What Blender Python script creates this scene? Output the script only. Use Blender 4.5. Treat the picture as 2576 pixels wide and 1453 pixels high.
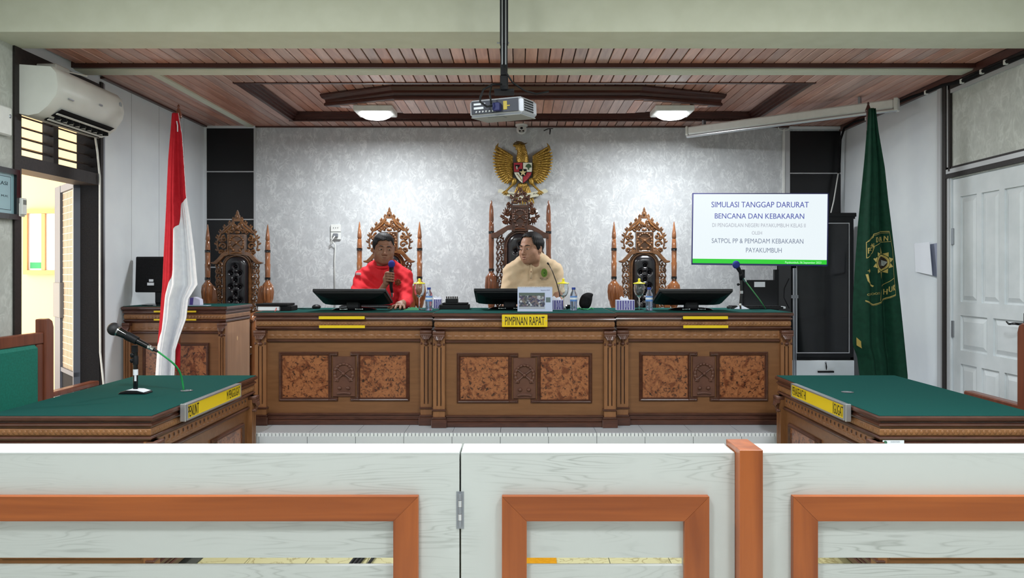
import bpy, math, random
import numpy as np
from mathutils import Matrix, Vector
random.seed(7)
PI = math.pi
S = bpy.context.scene
for o in list(bpy.data.objects): bpy.data.objects.remove(o)
COL = S.collection

# ---------------------------------------------------------------- camera
EYE, F, CX, CY = 1.42, 1935.0, 1305.0, 690.0     # eye height, focal length and principal axis in photo pixels
cam = bpy.data.cameras.new('camera'); camo = bpy.data.objects.new('camera', cam); COL.objects.link(camo)
camo.location = (0, 0, EYE); camo.rotation_euler = (PI/2, 0, 0)
cam.sensor_width = 36; cam.lens = 36*F/2576
cam.shift_x = (1288-CX)/2576; cam.shift_y = (CY-726.5)/2576
cam.clip_start = 0.05; cam.clip_end = 100
S.camera = camo
# ---------------------------------------------------------------- world, exposure
w = bpy.data.worlds.new('world'); S.world = w; w.use_nodes = True
w.node_tree.nodes['Background'].inputs[0].default_value = (0.85, 0.93, 1.0, 1)
w.node_tree.nodes['Background'].inputs[1].default_value = 2.5
S.view_settings.view_transform = 'Standard'; S.view_settings.look = 'None'
S.view_settings.exposure = 0.0; S.view_settings.gamma = 1; S.view_settings.use_curve_mapping = False
# ---------------------------------------------------------------- large lights
def area(name, loc, rot, sx, sy, power, col=(1, 1, 1), spread=180):
    l = bpy.data.lights.new(name, 'AREA'); l.shape = 'RECTANGLE'; l.size = sx; l.size_y = sy
    l.energy = power; l.color = col; l.spread = math.radians(spread)
    o = bpy.data.objects.new(name, l); COL.objects.link(o); o.location = loc; o.rotation_euler = rot
    return o
# public side ceiling fittings, built below; the pair nearest the beam is added fill
ROOM_LAMPS = [(-.75, .8), (1.25, .8), (-1.45, 2.1), (1.6, 2.1)]
for i, (x, y) in enumerate(ROOM_LAMPS):
    area('room_lamp_light', (x, y, 2.985), (0, 0, 0), .34, .34, (36 if y < 2 else 64), (.93, .97, 1.0))
# daylight in the corridor beyond the left doorway
area('corridor_daylight', (-4.9, 5.2, 1.9), (0, math.radians(-90), 0), 2.6, 3.6, 105, (1.0, .92, .78))

# ---------------------------------------------------------------- small helpers
def lin(c):
    return tuple(((v/255)/12.92 if v/255 <= .04045 else (((v/255)+.055)/1.055)**2.4) for v in c)
def at(px, py, Y):
    return Vector(((px-CX)/F*Y, Y, EYE-(py-CY)/F*Y))
MATS = {}
def mat(name, col, rough=.5, metal=0, spec=.5, emit=0, trans=0, ior=1.45, coat=0, alpha=1):
    if name in MATS: return MATS[name]
    m = bpy.data.materials.new(name); m.use_nodes = True
    b = m.node_tree.nodes['Principled BSDF']
    c = lin(col)
    b.inputs['Base Color'].default_value = (*c, 1); b.inputs['Roughness'].default_value = rough
    b.inputs['Metallic'].default_value = metal; b.inputs['Specular IOR Level'].default_value = spec
    b.inputs['IOR'].default_value = ior; b.inputs['Transmission Weight'].default_value = trans
    b.inputs['Coat Weight'].default_value = coat; b.inputs['Coat Roughness'].default_value = .12
    if emit: b.inputs['Emission Color'].default_value = (*c, 1); b.inputs['Emission Strength'].default_value = emit
    MATS[name] = m; return m
def N(m, t, **kw):
    n = m.node_tree.nodes.new(t)
    for k, v in kw.items():
        if k.startswith('i_'): n.inputs[k[2:].replace('_', ' ')].default_value = v
        elif k[0] == 'n' and k[1:].isdigit(): n.inputs[int(k[1:])].default_value = v
        else: setattr(n, k, v)
    return n
def L(m, a, b): m.node_tree.links.new(a, b)
def ramp(m, stops):
    r = m.node_tree.nodes.new('ShaderNodeValToRGB'); e = r.color_ramp.elements
    while len(e) < len(stops): e.new(.5)
    for k, (p, c) in zip(e, stops): k.position = p; k.color = (*lin(c), 1)
    return r
def coords(m, scale=(1, 1, 1), rot=(0, 0, 0), obj_random=False):
    g = N(m, 'ShaderNodeNewGeometry')
    mp = N(m, 'ShaderNodeMapping'); mp.inputs['Scale'].default_value = scale; mp.inputs['Rotation'].default_value = rot
    if obj_random:
        oi = N(m, 'ShaderNodeObjectInfo')
        mu = N(m, 'ShaderNodeVectorMath', operation='MULTIPLY_ADD'); mu.inputs[1].default_value = (37, 53, 71)
        cb = N(m, 'ShaderNodeCombineXYZ')
        for i in range(3): L(m, oi.outputs['Random'], cb.inputs[i])
        L(m, cb.outputs[0], mu.inputs[0]); L(m, g.outputs['Position'], mu.inputs[2]); L(m, mu.outputs[0], mp.inputs[0])
    else: L(m, g.outputs['Position'], mp.inputs[0])
    return mp.outputs[0]
def bump(m, val, strength=.3, dist=.002):
    b = N(m, 'ShaderNodeBump'); b.inputs['Strength'].default_value = strength; b.inputs['Distance'].default_value = dist
    L(m, val, b.inputs['Height']); L(m, b.outputs[0], m.node_tree.nodes['Principled BSDF'].inputs['Normal'])
def base(m, out): L(m, out, m.node_tree.nodes['Principled BSDF'].inputs['Base Color'])
def wood(name, c0, c1, scale=(1, 1, 1), rough=.4, coat=.2, rnd=False, vary=0, dist=1.0):
    """scale: small along the grain, large across it"""
    m = mat(name, c0, rough, coat=coat)
    v = coords(m, scale, obj_random=rnd)
    n = N(m, 'ShaderNodeTexNoise'); n.inputs['Scale'].default_value = 1; n.inputs['Detail'].default_value = 5; n.inputs['Distortion'].default_value = dist
    L(m, v, n.inputs['Vector'])
    r = ramp(m, [(.3, c0), (.7, c1)]); L(m, n.outputs['Fac'], r.inputs[0])
    out = r.outputs[0]
    if vary:
        oi = N(m, 'ShaderNodeObjectInfo'); hs = N(m, 'ShaderNodeHueSaturation')
        mr = N(m, 'ShaderNodeMapRange'); mr.inputs[3].default_value = 1-vary; mr.inputs[4].default_value = 1+vary
        L(m, oi.outputs['Random'], mr.inputs[0]); L(m, mr.outputs[0], hs.inputs['Value'])
        mm = N(m, 'ShaderNodeMath', operation='MULTIPLY_ADD'); mm.inputs[1].default_value = 7.31; mm.inputs[2].default_value = 0
        fr = N(m, 'ShaderNodeMath', operation='FRACT'); L(m, oi.outputs['Random'], mm.inputs[0]); L(m, mm.outputs[0], fr.inputs[0])
        mr2 = N(m, 'ShaderNodeMapRange'); mr2.inputs[3].default_value = .72; mr2.inputs[4].default_value = 1.15
        L(m, fr.outputs[0], mr2.inputs[0]); L(m, mr2.outputs[0], hs.inputs['Saturation'])
        L(m, out, hs.inputs['Color']); out = hs.outputs[0]
    base(m, out); bump(m, n.outputs['Fac'], .15, .001)
    return m
def noisy(name, c0, c1, scale=60, rough=.8, spec=.3, bstr=.2, bdist=.001, coat=0, detail=3):
    m = mat(name, c0, rough, spec=spec, coat=coat)
    n = N(m, 'ShaderNodeTexNoise'); n.inputs['Scale'].default_value = scale; n.inputs['Detail'].default_value = detail
    L(m, coords(m), n.inputs['Vector']); r = ramp(m, [(.35, c0), (.65, c1)]); L(m, n.outputs['Fac'], r.inputs[0])
    base(m, r.outputs[0])
    if bstr: bump(m, n.outputs['Fac'], bstr, bdist)
    return m
M_ = {}
def build_materials():
    d = M_
    d['cream'] = noisy('cream_paint', (204, 206, 188), (209, 211, 194), 9, .7, bstr=.08)
    d['white_ceiling'] = noisy('white_ceiling_paint', (226, 227, 218), (232, 232, 224), 5, .8, bstr=0)
    d['plank'] = wood('ceiling_plank_wood', (174, 124, 107), (210, 159, 140), (26, 2.2, 26), .42, .25, True, .20)
    d['plank_dark'] = wood('ceiling_dark_wood', (62, 32, 26), (78, 42, 34), (3, 30, 30), .4, .2)
    d['bench'] = wood('bench_wood', (112, 74, 44), (124, 84, 52), (4, 30, 30), .42, .2)
    d['bench_y'] = wood('bench_side_wood', (124, 82, 50), (140, 96, 62), (30, 30, 4), .42, .2)
    d['bench_dark'] = wood('bench_moulding_wood', (66, 38, 29), (86, 52, 39), (8, 8, 40), .33, .3)
    d['bench_carve'] = wood('bench_carved_strip_wood', (122, 82, 50), (144, 100, 62), (20, 20, 20), .4, .2)
    d['emblem'] = wood('emblem_wood', (84, 52, 40), (98, 62, 48), (12, 12, 12), .5, .05)
    d['clerk_side'] = wood('clerk_side_wood', (158, 116, 84), (172, 130, 96), (20, 20, 1.5), .5, .1)
    # burl veneer
    m = mat('burl_veneer', (150, 88, 44), .35, coat=.3); v = coords(m)
    n = N(m, 'ShaderNodeTexNoise'); n.inputs['Scale'].default_value = 52; n.inputs['Detail'].default_value = 4; n.inputs['Distortion'].default_value = 1.0; L(m, v, n.inputs[0])
    n2 = N(m, 'ShaderNodeTexNoise'); n2.inputs['Scale'].default_value = 9; n2.inputs['Detail'].default_value = 3; n2.inputs['Distortion'].default_value = 2.5; L(m, v, n2.inputs[0])
    r = ramp(m, [(.32, (48, 26, 17)), (.38, (96, 58, 38)), (.44, (140, 88, 56)), (.7, (162, 106, 68))]); L(m, n.outputs['Fac'], r.inputs[0])
    r2 = ramp(m, [(.36, (178, 150, 135)), (.48, (250, 246, 242))]); L(m, n2.outputs['Fac'], r2.inputs[0])
    mx = N(m, 'ShaderNodeMix', data_type='RGBA', blend_type='MULTIPLY'); mx.inputs[0].default_value = 1
    L(m, r.outputs[0], mx.inputs[6]); L(m, r2.outputs[0], mx.inputs[7]); base(m, mx.outputs[2]); d['burl'] = m
    d['felt'] = noisy('green_felt', (18, 68, 64), (25, 80, 75), 500, .95, .1, .3, .001)
    d['chairwood'] = wood('carved_chair_wood', (88, 56, 32), (128, 86, 50), (12, 12, 30), .28, .5)
    d['chairdark'] = wood('dark_carved_chair_wood', (64, 38, 27), (96, 60, 42), (12, 12, 30), .25, .5)
    d['chairpost'] = wood('chair_post_wood', (128, 78, 46), (150, 96, 60), (20, 20, 6), .2, .7)
    d['chairpost_dark'] = wood('dark_chair_post_wood', (104, 62, 42), (136, 82, 54), (20, 20, 6), .2, .7)
    d['leather'] = noisy('black_leather', (20, 19, 22), (30, 28, 32), 180, .27, .6, .15, .0008, coat=.2)
    d['blackring'] = mat('black_lacquer', (14, 14, 16), .2, coat=.5)
    d['black'] = noisy('black_plastic', (16, 17, 20), (22, 23, 26), 300, .5, .3, .05, .0005)
    d['blackgloss'] = mat('black_gloss', (12, 13, 16), .12, coat=.5)
    d['blackmatte'] = noisy('black_matte', (22, 22, 24), (30, 30, 32), 120, .85, .2, .1)
    d['darkframe'] = noisy('dark_frame_paint', (32, 28, 27), (42, 36, 34), 70, .5, .4, .3, .001)
    d['grey_metal'] = mat('grey_metal', (150, 154, 160), .35, .7)
    d['alum'] = mat('aluminium', (196, 200, 204), .35, .8)
    d['aluwhite'] = mat('silver_trim', (188, 190, 192), .4, .3)
    d['chrome'] = mat('chrome', (220, 222, 226), .12, 1)
    d['silver_plastic'] = mat('silver_plastic', (186, 190, 200), .35, .25)
    d['white_plastic'] = noisy('white_plastic', (222, 224, 220), (228, 230, 226), 20, .35, .5, 0)
    d['acwhite'] = noisy('aged_white_plastic', (214, 216, 210), (222, 224, 218), 6, .35, .5, 0)
    d['white_paint'] = noisy('white_gloss_paint', (206, 213, 216), (216, 222, 225), 7, .4, .5, .1, .001)
    d['panel_white'] = noisy('white_wall_panel', (214, 220, 224), (222, 228, 230), 3, .42, .4, 0)
    # rail laminate: pale whitewashed wood with faint grain
    m = mat('whitewashed_laminate', (200, 205, 202), .38); v = coords(m, (.55, 1, 6.5))
    n = N(m, 'ShaderNodeTexNoise'); n.inputs['Scale'].default_value = 1.6; n.inputs['Detail'].default_value = 3; L(m, v, n.inputs[0])
    mu = N(m, 'ShaderNodeMath', operation='MULTIPLY'); mu.inputs[1].default_value = 26; L(m, n.outputs['Fac'], mu.inputs[0])
    fr = N(m, 'ShaderNodeMath', operation='PINGPONG'); fr.inputs[1].default_value = .5; L(m, mu.outputs[0], fr.inputs[0])
    n3 = N(m, 'ShaderNodeTexNoise'); n3.inputs['Scale'].default_value = 2.2; n3.inputs['Detail'].default_value = 2; L(m, coords(m), n3.inputs[0])
    r = ramp(m, [(0, (168, 172, 167)), (.16, (193, 197, 193)), (.5, (197, 201, 197))]); L(m, fr.outputs[0], r.inputs[0])
    r3 = ramp(m, [(.35, (203, 208, 203)), (.6, (205, 210, 205))])
    mx = N(m, 'ShaderNodeMix', data_type='RGBA'); rr = ramp(m, [(.42, (0, 0, 0)), (.62, (255, 255, 255))]); L(m, n3.outputs['Fac'], rr.inputs[0])
    L(m, rr.outputs[0], mx.inputs[0]); mx.inputs[6].default_value = (*lin((197, 201, 197)), 1); L(m, r.outputs[0], mx.inputs[7]); base(m, mx.outputs[2]); d['lam'] = m
    d['lamtop'] = mat('rail_cap_laminate', (202, 208, 206), .35, coat=.1)
    d['orange'] = wood('orange_cherry_laminate', (128, 62, 22), (168, 90, 38), (1.2, 20, 24), .36, .1, dist=.6)
    d['orange_v'] = wood('orange_cherry_laminate_upright', (128, 62, 22), (168, 90, 38), (24, 20, 1.2), .36, .1, dist=.6)
    # wallpaper: silver grey with pale flame-like strokes
    def paper(name, c0, c1, c2, sc):
        m = mat(name, c0, .55, spec=.4); v = coords(m, (1, 1, .72))
        a = N(m, 'ShaderNodeTexNoise'); a.inputs['Scale'].default_value = sc; a.inputs['Detail'].default_value = 3.2; a.inputs['Distortion'].default_value = 1.5; L(m, v, a.inputs[0])
        s1 = N(m, 'ShaderNodeMath', operation='SUBTRACT'); s1.inputs[1].default_value = .5; L(m, a.outputs['Fac'], s1.inputs[0])
        ab = N(m, 'ShaderNodeMath', operation='ABSOLUTE'); L(m, s1.outputs[0], ab.inputs[0])
        b = N(m, 'ShaderNodeTexNoise'); b.inputs['Scale'].default_value = sc*.9; b.inputs['Detail'].default_value = 2; L(m, v, b.inputs[0])
        mr = N(m, 'ShaderNodeMapRange'); mr.inputs[1].default_value = .42; mr.inputs[2].default_value = .66; mr.inputs[3].default_value = 0; mr.inputs[4].default_value = .10; L(m, b.outputs['Fac'], mr.inputs[0])
        sb = N(m, 'ShaderNodeMath', operation='ADD'); L(m, ab.outputs[0], sb.inputs[0]); L(m, mr.outputs[0], sb.inputs[1])
        r = ramp(m, [(.012, c2), (.045, c1), (.09, c0), (.2, tuple(x-8 for x in c0))]); L(m, sb.outputs[0], r.inputs[0]); base(m, r.outputs[0])
        return m
    d['paper'] = paper('silver_wallpaper', (196, 199, 201), (203, 206, 207), (217, 220, 221), 18)
    d['paper_side'] = paper('side_wallpaper', (188, 192, 186), (193, 197, 191), (202, 206, 200), 14)
    d['blacktile'] = mat('black_wall_panel', (24, 24, 26), .3, spec=.4)
    m = mat('white_floor_tile', (200, 206, 214), .22); d['tile'] = m
    d['tile_mosaic'] = mat('mosaic_tile', (222, 228, 234), .2)
    d['grout'] = mat('grout', (120, 124, 130), .9)
    # cream veined floor tile
    m = mat('cream_veined_tile', (196, 190, 140), .25); v = coords(m)
    n = N(m, 'ShaderNodeTexNoise'); n.inputs['Scale'].default_value = 6; n.inputs['Detail'].default_value = 4; n.inputs['Distortion'].default_value = 1.5; L(m, v, n.inputs[0])
    r = ramp(m, [(.47, (198, 192, 146)), (.5, (160, 150, 104)), (.53, (198, 192, 146))]); L(m, n.outputs['Fac'], r.inputs[0]); base(m, r.outputs[0]); d['floortile'] = m
    d['glass'] = mat('clear_glass', (245, 250, 252), .02, trans=1, ior=1.45)
    d['pet'] = mat('clear_pet', (225, 235, 248), .05, trans=.92, ior=1.2)
    d['water'] = mat('water', (215, 228, 245), .02, trans=.9, ior=1.33)
    d['blue'] = mat('blue_plastic', (30, 62, 150), .35)
    d['labelblue'] = mat('bottle_label_blue', (96, 140, 205), .4)
    d['labelwhite'] = mat('bottle_label_white', (232, 238, 245), .4)
    d['yellow'] = mat('yellow_plate', (226, 196, 22), .45)
    d['yellowlid'] = mat('yellow_silicone_lid', (236, 222, 50), .45)
    d['ink'] = mat('black_ink', (22, 18, 10), .6)
    d['gold'] = noisy('gold_paint', (128, 98, 36), (184, 148, 66), 90, .4, .6, .6, .003)
    d['gold'].node_tree.nodes['Principled BSDF'].inputs['Metallic'].default_value = .55
    d['golddark'] = noisy('dark_gold_paint', (74, 58, 30), (104, 82, 42), 60, .45, .5, .2)
    d['flagred'] = noisy('red_flag_cloth', (176, 28, 40), (186, 34, 46), 30, .8, .2, .1)
    d['flagwhite'] = noisy('white_flag_cloth', (222, 224, 230), (230, 232, 236), 30, .8, .2, .1)
    d['flaggreen'] = noisy('green_flag_cloth', (12, 50, 36), (16, 58, 42), 30, .75, .2, .1)
    d['flaggold'] = mat('gold_embroidery', (176, 158, 88), .6)
    d['paperwhite'] = mat('white_paper', (226, 230, 236), .8)
    d['greenchair'] = noisy('green_vinyl', (10, 104, 88), (16, 116, 100), 90, .55, .4, .1)
    d['brownchair'] = wood('reddish_chair_wood', (100, 52, 34), (124, 68, 46), (24, 24, 3), .4, .3)
    d['skin1'] = noisy('tan_skin', (132, 94, 74), (144, 104, 82), 60, .5, .4, .15, .0006)
    d['skin2'] = noisy('light_tan_skin', (158, 118, 96), (170, 128, 104), 60, .5, .4, .15, .0006)
    d['lip'] = mat('lip_skin', (128, 74, 64), .45)
    d['hair'] = noisy('black_hair', (15, 14, 15), (27, 25, 25), 260, .62, .3, .5, .002)
    d['eyewhite'] = mat('eye_white', (190, 184, 178), .3)
    d['iris'] = mat('dark_iris', (22, 14, 12), .2)
    d['redshirt'] = noisy('red_shirt_cloth', (200, 40, 48), (210, 48, 56), 14, .75, .2, .2, .002)
    d['beigeshirt'] = noisy('beige_shirt_cloth', (206, 180, 148), (214, 190, 158), 14, .85, .2, .2, .002)
    d['greycloth'] = mat('grey_trousers', (60, 62, 66), .9)
    d['redprint'] = mat('dark_gold_badge', (120, 60, 30), .5)
    d['mustard'] = noisy('mustard_mat', (190, 132, 20), (205, 146, 30), 80, .9, .1, .1)
build_materials()

class MB:
    def __init__(s, M=None): s.v = []; s.f = []; s.M = M
    def add(s, vs, fs, M=None):
        n = len(s.v); M = M if M is not None else s.M
        if M is not None: vs = [tuple(M @ Vector(p)) for p in vs]
        s.v += [tuple(p) for p in vs]; s.f += [tuple(i+n for i in f) for f in fs]; return s
    def box(s, x0, x1, y0, y1, z0, z1, c=0, M=None):
        if x0 > x1: x0, x1 = x1, x0
        if y0 > y1: y0, y1 = y1, y0
        if z0 > z1: z0, z1 = z1, z0
        if c <= 0:
            return s.add([(x0, y0, z0), (x1, y0, z0), (x1, y1, z0), (x0, y1, z0), (x0, y0, z1), (x1, y0, z1), (x1, y1, z1), (x0, y1, z1)],
                  [(0, 3, 2, 1), (4, 5, 6, 7), (0, 1, 5, 4), (1, 2, 6, 5), (2, 3, 7, 6), (3, 0, 4, 7)], M)
        c = min(c, (x1-x0)*.45, (y1-y0)*.45, (z1-z0)*.45)
        vs = []; idx = {}
        for i, sx in enumerate((0, 1)):
            for j, sy in enumerate((0, 1)):
                for k, sz in enumerate((0, 1)):
                    X = (x0, x1)[i]; Y = (y0, y1)[j]; Z = (z0, z1)[k]
                    ix = c if i == 0 else -c; iy = c if j == 0 else -c; iz = c if k == 0 else -c
                    idx[i, j, k] = len(vs); vs += [(X, Y+iy, Z+iz), (X+ix, Y, Z+iz), (X+ix, Y+iy, Z)]
        g = lambda i, j, k, a: idx[i, j, k]+a
        fs = [(g(0,0,0,0), g(0,0,1,0), g(0,1,1,0), g(0,1,0,0)), (g(1,0,0,0), g(1,1,0,0), g(1,1,1,0), g(1,0,1,0)),
              (g(0,0,0,1), g(1,0,0,1), g(1,0,1,1), g(0,0,1,1)), (g(0,1,0,1), g(0,1,1,1), g(1,1,1,1), g(1,1,0,1)),
              (g(0,0,0,2), g(0,1,0,2), g(1,1,0,2), g(1,0,0,2)), (g(0,0,1,2), g(1,0,1,2), g(1,1,1,2), g(0,1,1,2))]
        for k in (0, 1):      # edges along x..
            for j in (0, 1): fs.append((g(0,j,k,1), g(1,j,k,1), g(1,j,k,2), g(0,j,k,2)))
        for k in (0, 1):
            for i in (0, 1): fs.append((g(i,0,k,0), g(i,1,k,0), g(i,1,k,2), g(i,0,k,2)))
        for j in (0, 1):
            for i in (0, 1): fs.append((g(i,j,0,0), g(i,j,1,0), g(i,j,1,1), g(i,j,0,1)))
        for i in (0, 1):
            for j in (0, 1):
                for k in (0, 1): fs.append((g(i,j,k,0), g(i,j,k,1), g(i,j,k,2)))
        s.fix = True
        return s.add(vs, fs, M)
    def lathe(s, prof, seg=24, c=(0, 0, 0), M=None, sx=1, sy=1):
        """prof: (r, z) from bottom to top"""
        vs = []; fs = []
        for r, z in prof:
            for k in range(seg):
                a = 2*PI*k/seg; vs.append((c[0]+r*sx*math.cos(a), c[1]+r*sy*math.sin(a), c[2]+z))
        n = len(prof)
        for i in range(n-1):
            for k in range(seg):
                a, b = i*seg+k, i*seg+(k+1) % seg; fs.append((a, b, b+seg, a+seg))
        fs.append(tuple(range(seg))[::-1]); fs.append(tuple((n-1)*seg+k for k in range(seg)))
        return s.add(vs, fs, M)
    def tube(s, pts, rad, seg=8, M=None, flat=1.0):
        pts = [Vector(p) for p in pts]; n = len(pts)
        if not hasattr(rad, '__len__'): rad = [rad]*n
        vs = []; fs = []; up = None
        for i, p in enumerate(pts):
            t = (pts[min(i+1, n-1)]-pts[max(i-1, 0)])
            if t.length < 1e-9: t = Vector((0, 0, 1))
            t.normalize()
            if up is None: up = Vector((0, 0, 1)) if abs(t.z) < .9 else Vector((0, 1, 0))
            a = t.cross(up)
            if a.length < 1e-6: a = t.cross(Vector((1, 0, 0)))
            a.normalize(); b = a.cross(t).normalized(); up = b
            for k in range(seg):
                an = 2*PI*k/seg; vs.append(p+a*math.cos(an)*rad[i]+b*math.sin(an)*rad[i]*flat)
        for i in range(n-1):
            for k in range(seg):
                x, y = i*seg+k, i*seg+(k+1) % seg; fs.append((x, x+seg, y+seg, y))
        fs.append(tuple(range(seg))); fs.append(tuple((n-1)*seg+k for k in range(seg))[::-1])
        return s.add(vs, fs, M)
    def ell(s, c, r, seg=10, rings=7, M=None, R=None):
        vs = []; fs = []
        R = R or Matrix.Identity(3); c = Vector(c)
        for i in range(1, rings):
            th = PI*i/rings
            for k in range(seg):
                a = 2*PI*k/seg
                vs.append(c+R @ Vector((r[0]*math.sin(th)*math.cos(a), r[1]*math.sin(th)*math.sin(a), -r[2]*math.cos(th))))
        vs.append(c+R @ Vector((0, 0, -r[2]))); vs.append(c+R @ Vector((0, 0, r[2])))
        m = rings-1
        for i in range(m-1):
            for k in range(seg):
                a, b = i*seg+k, i*seg+(k+1) % seg; fs.append((a, b, b+seg, a+seg))
        for k in range(seg):
            fs.append((m*seg, (k+1) % seg, k)); fs.append((m*seg+1, (m-1)*seg+k, (m-1)*seg+(k+1) % seg))
        return s.add(vs, fs, M)
    def prism(s, poly, y0, y1, M=None):
        """poly: (x, z) outline, counter-clockwise seen from -y"""
        n = len(poly)
        ar = sum(poly[i][0]*poly[(i+1) % n][1]-poly[(i+1) % n][0]*poly[i][1] for i in range(n))
        if ar < 0: poly = poly[::-1]
        vs = [(x, y0, z) for x, z in poly]+[(x, y1, z) for x, z in poly]
        fs = [tuple(range(n)), tuple(range(n, 2*n))[::-1]]
        fs += [(i, i+n, (i+1) % n+n, (i+1) % n) for i in range(n)]
        return s.add(vs, fs, M)
    def ring(s, x0, x1, y0, y1, prof, M=None):
        """mouldings round a rectangle: prof (out, z) from top to bottom, mitred corners"""
        vs = []
        for o, z in prof: vs += [(x0-o, y0-o, z), (x1+o, y0-o, z), (x1+o, y1+o, z), (x0-o, y1+o, z)]
        fs = [(0, 1, 2, 3)]
        for i in range(len(prof)-1):
            for k in range(4):
                a, b = 4*i+k, 4*i+(k+1) % 4; fs.append((a, a+4, b+4, b))
        fs.append(tuple(4*(len(prof)-1)+k for k in (3, 2, 1, 0)))
        return s.add(vs, fs, M)
    def frame(s, path, prof, closed=True, M=None):
        """mitred moulding along a planar (x,z) path; prof (side offset, y out)"""
        n = len(path); m = len(prof); vs = []; fs = []
        for i, p in enumerate(path):
            p = Vector((p[0], p[1])); a = Vector(path[(i-1) % n]) if (closed or i > 0) else None; b = Vector(path[(i+1) % n]) if (closed or i < n-1) else None
            d1 = (p-a).normalized() if a is not None else None; d2 = (b-p).normalized() if b is not None else None
            if d1 is None: d1 = d2
            if d2 is None: d2 = d1
            n1 = Vector((-d1.y, d1.x)); n2 = Vector((-d2.y, d2.x)); mi = (n1+n2)
            if mi.length < 1e-6: mi = n1
            mi.normalize(); k = 1/max(.35, mi.dot(n1))
            for o, y in prof: q = p+mi*o*k; vs.append((q.x, y, q.y))
        for i in range(n if closed else n-1):
            for j in range(m-1):
                a = i*m+j; b = ((i+1) % n)*m+j; fs.append((a, b, b+1, a+1))
        return s.add(vs, fs, M)

def obj(name, mb, m=None, parent=None, local=False, bevel=0, smooth=None, seg=2):
    me = bpy.data.meshes.new(name)
    vs = mb.v; off = Vector((0, 0, 0))
    if parent is not None and not local: off = Vector(parent.get('_o', (0, 0, 0)))
    if parent is None and not local:
        a = np.array(vs); off = Vector(((a[:, 0].min()+a[:, 0].max())/2, (a[:, 1].min()+a[:, 1].max())/2, a[:, 2].min()))
    me.from_pydata([tuple(Vector(p)-off) for p in vs], [], mb.f); me.validate()
    import bmesh
    b = bmesh.new(); b.from_mesh(me)
    if len(b.faces) < 60000: bmesh.ops.recalc_face_normals(b, faces=b.faces)
    b.to_mesh(me); b.free()
    if m is not None: me.materials.append(M_[m] if isinstance(m, str) else m)
    o = bpy.data.objects.new(name, me); COL.objects.link(o)
    if parent is not None: o.parent = parent; o['_o'] = tuple(parent.get('_o', (0, 0, 0)))
    else: o.location = off; o['_o'] = tuple(off)
    if bevel:
        md = o.modifiers.new('bevel', 'BEVEL'); md.width = bevel; md.segments = seg; md.limit_method = 'ANGLE'; md.angle_limit = math.radians(40)
    if smooth is not None:
        a = math.radians(smooth if smooth is not True else 180)
        if smooth is True: me.polygons.foreach_set('use_smooth', [True]*len(me.polygons))
        else:
            me.polygons.foreach_set('use_smooth', [True]*len(me.polygons))
            me.set_sharp_from_angle(angle=a)
    return o
def tag(o, label, cat, group=None):
    o['label'] = label; o['category'] = cat
    if group: o['group'] = group
    return o
def struct(o): o['kind'] = 'structure'; return o
def stuff(o): o['kind'] = 'stuff'; return o
def thing(name, label, cat, loc=(0, 0, 0), rot=0, group=None):
    o = bpy.data.objects.new(name, None); COL.objects.link(o); o.empty_display_size = .1
    o.location = loc; o.rotation_euler = (0, 0, rot); o['_o'] = tuple(loc)
    tag(o, label, cat, group); return o
def group_root(name, loc=(0, 0, 0)):
    o = bpy.data.objects.new(name, None); COL.objects.link(o); o.location = loc; o['_o'] = tuple(loc); o['kind'] = 'structure'; return o
def dup(root, loc, rot=None, label=None, group=None, scale=None):
    r = root.copy(); COL.objects.link(r); r.location = loc
    if rot is not None: r.rotation_euler = (0, 0, rot)
    if scale: r.scale = scale
    if label: r['label'] = label
    if group: r['group'] = group
    for ch in list(root.children):
        c = ch.copy(); COL.objects.link(c); c.parent = r
        for g in ch.children: e = g.copy(); COL.objects.link(e); e.parent = c
    return r
FONT = None
def text_mb(s, w, h, bold=0, M=None, depth=.0006, shear=0, mb=None):
    """flat lettering centred on the origin, fitted to w x h, in the xz plane facing -y"""
    cu = bpy.data.curves.new('t', 'FONT'); cu.body = s; cu.size = 1; cu.extrude = 0; cu.offset = 0; cu.shear = shear; cu.resolution_u = 3
    if '\n' in s: cu.align_x = 'CENTER'; cu.space_line = 1.15
    o = bpy.data.objects.new('t', cu); COL.objects.link(o)
    dg = bpy.context.evaluated_depsgraph_get(); me = bpy.data.meshes.new_from_object(o.evaluated_get(dg))
    a = np.array([tuple(v.co) for v in me.vertices]); fs = [tuple(p.vertices) for p in me.polygons]
    bpy.data.objects.remove(o); bpy.data.curves.remove(cu); bpy.data.meshes.remove(me)
    lo, hi = a.min(0), a.max(0); c = (lo+hi)/2; d = hi-lo
    vs = [((p[0]-c[0])/d[0]*w, 0, (p[1]-c[1])/d[1]*h) for p in a]
    mb = mb or MB(); mb.add(vs, fs, M)
    if bold: mb.add([(x+bold*h*1.6, y-.0001, z) for x, y, z in vs], fs, M)
    return mb
T = Matrix.Translation
def Rz(a): return Matrix.Rotation(a, 4, 'Z')
def Rx(a): return Matrix.Rotation(a, 4, 'X')
def Ry(a): return Matrix.Rotation(a, 4, 'Y')
def bez(p0, p1, p2, p3, n=12):
    p0, p1, p2, p3 = map(Vector, (p0, p1, p2, p3)); r = []
    for i in range(n+1):
        t = i/n; r.append(p0*(1-t)**3+p1*3*t*(1-t)**2+p2*3*t*t*(1-t)+p3*t**3)
    return r

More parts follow.
